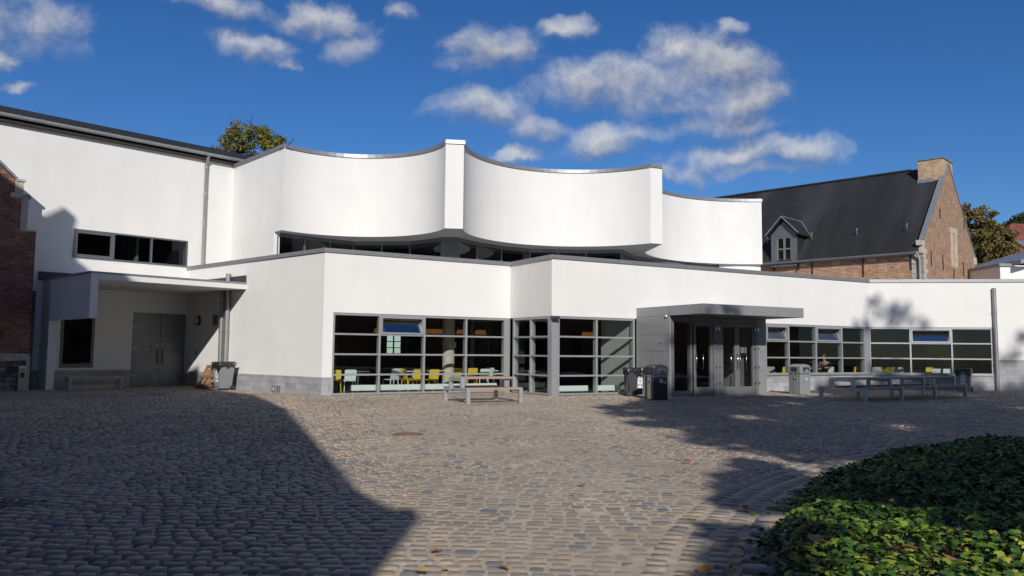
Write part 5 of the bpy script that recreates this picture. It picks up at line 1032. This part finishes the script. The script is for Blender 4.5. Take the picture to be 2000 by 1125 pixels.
# ---- cafeteria furniture
def chair(m, kind):
    o = thing('plastic_chair', kind, 'chair')
    mb = MB(); mb.prism([(-.21, -.21, .44), (.21, -.21, .44), (.20, .20, .425), (-.20, .20, .425)], (0, 0, .025)); mb.build('seat', m, o, bevel=.008)
    mb = MB(); mb.prism([(-.20, .19, .455), (.20, .19, .455), (.21, .27, .80), (.17, .28, .83), (-.17, .28, .83), (-.21, .27, .80)], (0, .022, 0)); mb.build('backrest', m, o)
    for x, y in ((-.19, -.19), (.19, -.19), (-.185, .19), (.185, .19)):
        mb = MB(); mb.tube([(x, y, .43), (x*1.12, y*1.2, 0)], [.018, .013], 8); mb.build('leg', m, o)
    return o
CH = {'y': None, 'w': None}
def seat(kind, p, rz, label, dz=0):
    if CH[kind] is None: CH[kind] = o = chair(M_['yellow'] if kind == 'y' else M_['white'], label)
    else: o = copy_tree(CH[kind]); o['label'] = label
    o['group'] = 'plastic cafeteria chairs behind the glass'; place(o, (p[0], p[1], .03+dz), rz)
def inside(F, px, d): return F.P(F.off(-d).loc(px, 690)[0], 0, -d)[:2]
aA = ang(FAB.t)
mb = MB(); e_ = FCR.L-.2; mb.prism([FCR.P(s1+.1, .052, -.34), FCR.P(e_, .052, -.34), FRE.P(.3, .052, -.4), FRE.P(re[3], .052, -.4), FRE.P(re[3]+1, .052, -5), FCR.P(e_+2, .052, -7), FCR.P(s1+.1, .052, -6)], (0, 0, .11)); mb.build('raised_floor', M_['floor'], caf)
RZ = .135
for k, px, d, rz, lb in (('y', 656, .75, 160, 'yellow chair at the left edge of the large window, beside a white chair'), ('w', 682, .85, 175, 'white chair in the first window bay from the left'),
    ('w', 764, 1.5, 200, 'white chair in the second bay turned sideways'), ('w', 781, 2.2, 150, 'white chair set back in the second bay behind a yellow one'), ('y', 800, 1.4, 100, 'yellow chair seen side-on in the second bay'), ('y', 813, .75, 180, 'yellow chair close to the glass at the right of the second bay'),
    ('y', 842, .75, 185, 'yellow chair close to the glass left of the round column'), ('w', 811, 2.6, 180, 'white chair deeper inside behind the second bay'), ('y', 889, 2.6, 175, 'yellow chair half hidden by the right side of the round column'), ('w', 941, 1.6, 180, 'white chair behind the short picnic table'), ('y', 920, 3.0, 170, 'yellow chair deeper inside above the short picnic table'), ('w', 964, 3.4, 120, 'white chair far inside at the right of the large window')):
    seat(k, inside(FAB, px, d), aA+R(rz), lb)
aC = ang(FCR.t); aE = ang(FRE.t)
for F, k, px, d, rz, lb in ((FCR, 'y', 1503, 1.6, 95, 'yellow chair back right beside the entrance jamb'), (FCR, 'w', 1511, 1.3, 100, 'white chair back between two yellow ones right of the entrance'), (FCR, 'y', 1529, .9, 160, 'yellow chair back in the first pane right of the entrance'),
    (FCR, 'w', 1622, .9, 120, 'cream chair beside the seated person in the patterned shirt'), (FCR, 'y', 1664, .9, 180, 'yellow chair in the last pane before the corner post'), (FRE, 'w', 1706, .8, 190, 'white chair just right of the corner post'), (FRE, 'y', 1718, 1.2, 170, 'yellow chair next to a white one, right of the corner post'), (FRE, 'y', 1730, .8, 200, 'yellow chair third from the corner post'),
    (FRE, 'w', 1758, 1.4, 140, 'white chair with dark shading in the wide first pane'), (FRE, 'y', 1812, 1.6, 180, 'yellow chair in the middle pane under the tilted sash'), (FRE, 'w', 1824, 1.1, 180, 'white chair left of its twin in the middle pane'), (FRE, 'w', 1843, 1.1, 180, 'white chair at the right end of the middle pane')):
    seat(k, inside(F, px, d), (aC if F is FCR else aE)+R(rz), lb, RZ)
def table(p, label):
    o = thing('cafeteria_table', label, 'table', group='round cafeteria tables')
    mb = MB(); mb.lathe((0, 0, .72), [(.0, 0), (.42, 0), (.44, .012), (.42, .026)], 28); mb.build('tabletop', M_['white'], o)
    mb = MB(); mb.lathe((0, 0, 0), [(.045, .03), (.04, .72)], 14); mb.build('column', M_['chrome'], o)
    mb = MB(); mb.lathe((0, 0, 0), [(.26, 0), (.24, .025), (.05, .04)], 24); mb.build('base', M_['chrome'], o); place(o, (p[0], p[1], .165 if F is FRE or px > 1500 else .03))
for F, px, d, lb in ((FAB, 700, 1.5, 'round white table in the first bay of the large window'), (FAB, 790, 1.8, 'round white table among chairs in the second bay'), (FAB, 850, 2.4, 'round table deeper inside left of the round column'), (FAB, 965, 2.2, 'round white table right of the white chair in the fourth bay'), (FBC, 1034, 1.6, 'round table behind the narrow return window'),
    (FCR, 1600, 1.4, 'round table between the two seated people'), (FRE, 1745, 1.8, 'round table in the wide first pane right of the corner post'), (FRE, 1830, 1.8, 'round table behind the middle pane on the right')): table(inside(F, px, d), lb)
def radiator(F, p0_, p1_, label):
    a, b = F.loc(p0_, 760)[0], F.loc(p1_, 760)[0]; o = thing('radiator', label, 'radiator', group='low radiators behind the glazing'); L_ = b-a
    mb = MB(); mb.box((0, 0, .20), (L_, .10, .2)); mb.build('panel', M_['white'], o, bevel=.01)
    for x in (-L_/2+.2, L_/2-.2): mb = MB(); mb.box((x, 0, .05), (.04, .08, .1)); mb.build('leg', M_['chrome'], o)
    place(o, (*F.P((a+b)/2, 0, -.42)[:2], .03), ang(F.t))
radiator(FAB, 694, 980, 'long low radiator along the bottom of the large window'); radiator(FCR, 1098, 1160, 'short low radiator behind the bay next to the corner post'); radiator(FCR, 1172, 1225, 'low radiator behind the bay beside the grey cladding')
nt_ = thing('wall_notice', 'white paper notice fixed to the round concrete column', 'notice'); q = FAB.P(FAB.off(-1.93).loc(884, 673)[0], 0, -1.93); mb = MB(); mb.box((0, 0, 0), (.3, .01, .22)); mb.build('sheet', M_['paper'], nt_); mb = MB(); mb.box((0, -.008, .03), (.06, .006, .08)); mb.build('symbol', M_['ink'], nt_); place(nt_, (q[0], q[1], FAB.loc(883, 673)[1]), aA)
ex_ = thing('exit_sign', 'small red lit sign hanging behind the bay beside the grey cladding', 'sign'); q = FCR.P(FCR.off(-2.0).loc(1181, 677)[0], FCR.off(-2.0).loc(1181, 677)[1], -2.0); mb = MB(); mb.box((0, 0, 0), (.17, .04, .13)); mb.build('panel', M_['red'], ex_); mb = MB(); mb.tube([(0, 0, .06), (0, 0, 2.95-q[2])], .01, 6); mb.build('hanger', M_['chrome'], ex_); place(ex_, q, aC)
# lit panels standing in for amber downlight glow on the dark back wall
for i, (px, lb) in enumerate(((742, 'amber glow panel glimpsed behind the second bay'), (840, 'amber glow panel above the yellow chairs'), (858, 'amber glow panel just left of the column top'), (902, 'amber glow panel right of the column top'), (938, 'amber glow panel in the fourth bay, left one'), (962, 'amber glow panel in the fourth bay, right one'), (1012, 'amber glow panel behind the narrow return window, left'), (1058, 'amber glow panel behind the narrow return window, right'), (1103, 'wide amber glow panel behind the bay next to the corner post'), (1126, 'narrow amber glow panel in the middle of that bay'), (1157, 'amber glow panel at the right of the bay next to the corner post'))):
    F = FK if px < 950 else FK2; s_, z_ = F.loc(px, 634); s_ = min(max(s_, .3), F.L-.3); z_ = 2.6
    o = thing('amber_glow_panel', lb, 'glow panel', group='amber glow panels on the cafeteria back wall'); mb = MB(); mb.prism([(-.34, 0, -.12), (.34, 0, -.12), (.26, 0, .12), (-.26, 0, .12)], (0, .03, 0)); mb.build('shade', M_['lamp'], o); mb = MB(); mb.box((0, .05, 0), (.3, .04, .2)); mb.build('backplate', M_['ink'], o); place(o, F.P(s_, z_, .08), ang(F.t))
# ---- seated people
def skinned(name, joints, edges, m, parent, root=0, sub=2):
    me = bpy.data.meshes.new(name); me.from_pydata([j[:3] for j in joints], edges, []); o = bpy.data.objects.new(name, me); COL.objects.link(o); o.parent = parent; me.materials.append(m)
    o.modifiers.new('skin', 'SKIN')
    for i, j in enumerate(joints): me.skin_vertices[0].data[i].radius = (j[3], j[4] if len(j) > 4 else j[3])
    me.skin_vertices[0].data[root].use_root = True
    sb = o.modifiers.new('sub', 'SUBSURF'); sb.levels = sb.render_levels = sub; return o
def person(label, p, rz, top, lean):
    o = thing('person', label, 'person'); l_ = lean
    J = [(0, 0, .52, .15, .13), (0, -.04-l_*.3, .75, .14, .11), (0, -.10-l_*.7, .98, .15, .10), (0, -.14-l_, 1.10, .055), (0, -.19-l_, 1.20, .075, .085), (0, -.22-l_, 1.30, .078, .092), (0, -.22-l_, 1.37, .05, .06)]
    E_ = [(0, 1), (1, 2), (2, 3), (3, 4), (4, 5), (5, 6)]
    for sg in (-1, 1):
        b = len(J); J += [(sg*.19, -.10-l_*.7, 1.01, .055), (sg*.25, -.22-l_*.6, .80, .045), (sg*.12, -.42-l_*.4, .79, .035), (sg*.06, -.50-l_*.4, .79, .028)]; E_ += [(2, b), (b, b+1), (b+1, b+2), (b+2, b+3)]
        b = len(J); J += [(sg*.11, -.05, .50, .085), (sg*.13, -.42, .50, .065), (sg*.13, -.42, .10, .04), (sg*.13, -.55, .06, .035)]; E_ += [(0, b), (b, b+1), (b+1, b+2), (b+2, b+3)]
    skinned('body', J, E_, M_['skin'], o)
    sh = [(0, 0, .55, .17, .15), (0, -.04-l_*.3, .75, .16, .13), (0, -.10-l_*.7, .99, .165, .115), (0, -.13-l_*.9, 1.06, .07)]; se = [(0, 1), (1, 2), (2, 3)]
    for sg in (-1, 1):
        b = len(sh); sh += [(sg*.19, -.10-l_*.7, 1.01, .07), (sg*.25, -.22-l_*.6, .80, .06), (sg*.17, -.36-l_*.45, .79, .05)]; se += [(2, b), (b, b+1), (b+1, b+2)]
    skinned('shirt', sh, se, top, o)
    tr = [(0, 0, .51, .16, .14)]; te = []
    for sg in (-1, 1): b = len(tr); tr += [(sg*.11, -.06, .50, .10), (sg*.13, -.42, .50, .08), (sg*.13, -.42, .12, .055)]; te += [(0, b), (b, b+1), (b+1, b+2)]
    skinned('trousers', tr, te, M_['trous'], o)
    mb = MB(); V = []; c_ = np.array([0, -.205-l_, 1.31])
    mb.lathe((0, 0, 0), [(.001, .13), (.06, .118), (.09, .085), (.105, .03), (.10, -.03), (.085, -.07)], 16); mb.v = [(x+c_[0], y*1.12+c_[1]+.03, z+c_[2]) for x, y, z in mb.v]; mb.build('hair', M_['hair'], o)
    q = MB(); q.prism([(-.2, -.2, .42), (.2, -.2, .42), (.2, .2, .42), (-.2, .2, .42)], (0, 0, .02)) if False else None
    place(o, (p[0], p[1], .165), rz)
person('seated person in a dark patterned shirt leaning left over a table', inside(FCR, 1612, 1.0), aC+R(-62), M_['shirt'], .16)
person('seated person in a slate sweater behind the grey litter bin, partly hidden', inside(FCR, 1581, 1.9), aC+R(70), M_['sweater'], .10)
# stools under the two people
for px, d, lb in ((1612, 1.0, 'dark stool under the person in the patterned shirt'), (1581, 1.9, 'dark stool under the person in the slate sweater')):
    p = inside(FCR, px, d); o = thing('stool', lb, 'stool'); mb = MB(); mb.lathe((0, 0, .38), [(.18, 0), (.19, .03), (.17, .05)], 18); mb.build('seat', M_['trous'], o)
    for x, y in ((-.12, -.12), (.12, -.12), (-.12, .12), (.12, .12)): mb = MB(); mb.tube([(x, y, .39), (x*1.2, y*1.2, 0)], .014, 6); mb.build('leg', M_['chrome'], o)
    place(o, (p[0], p[1], .165))

# ================================================================== WING OUT OF FRAME ON THE RIGHT (seen mirrored in the glass)
ow = thing('brick_wing', 'long brick wing beyond the right edge of the photo, mirrored in the windows', 'building', (40, 6, 0), world=True)
mb = MB(); mb.box((41, 5, 4.6), (9, 44, 9.2)); mb.build('wall', M_['brickR'], ow)
mb = MB(); mb.prism([(36, -17.4, 9.2), (46, -17.4, 9.2), (41, -17.4, 14.5)], (0, 44.8, 0)); mb.build('roof', M_['slate'], ow)
for y in range(-14, 26, 5):
    mb = MB(); mb.box((36.46, y, 2.4), (.12, 1.3, 2.0)); w = mb.build('window', M_['frame'], ow)
    mb = MB(); mb.box((36.38, y, 2.4), (.06, 1.1, 1.8)); mb.build('pane', M_['ink'], w)
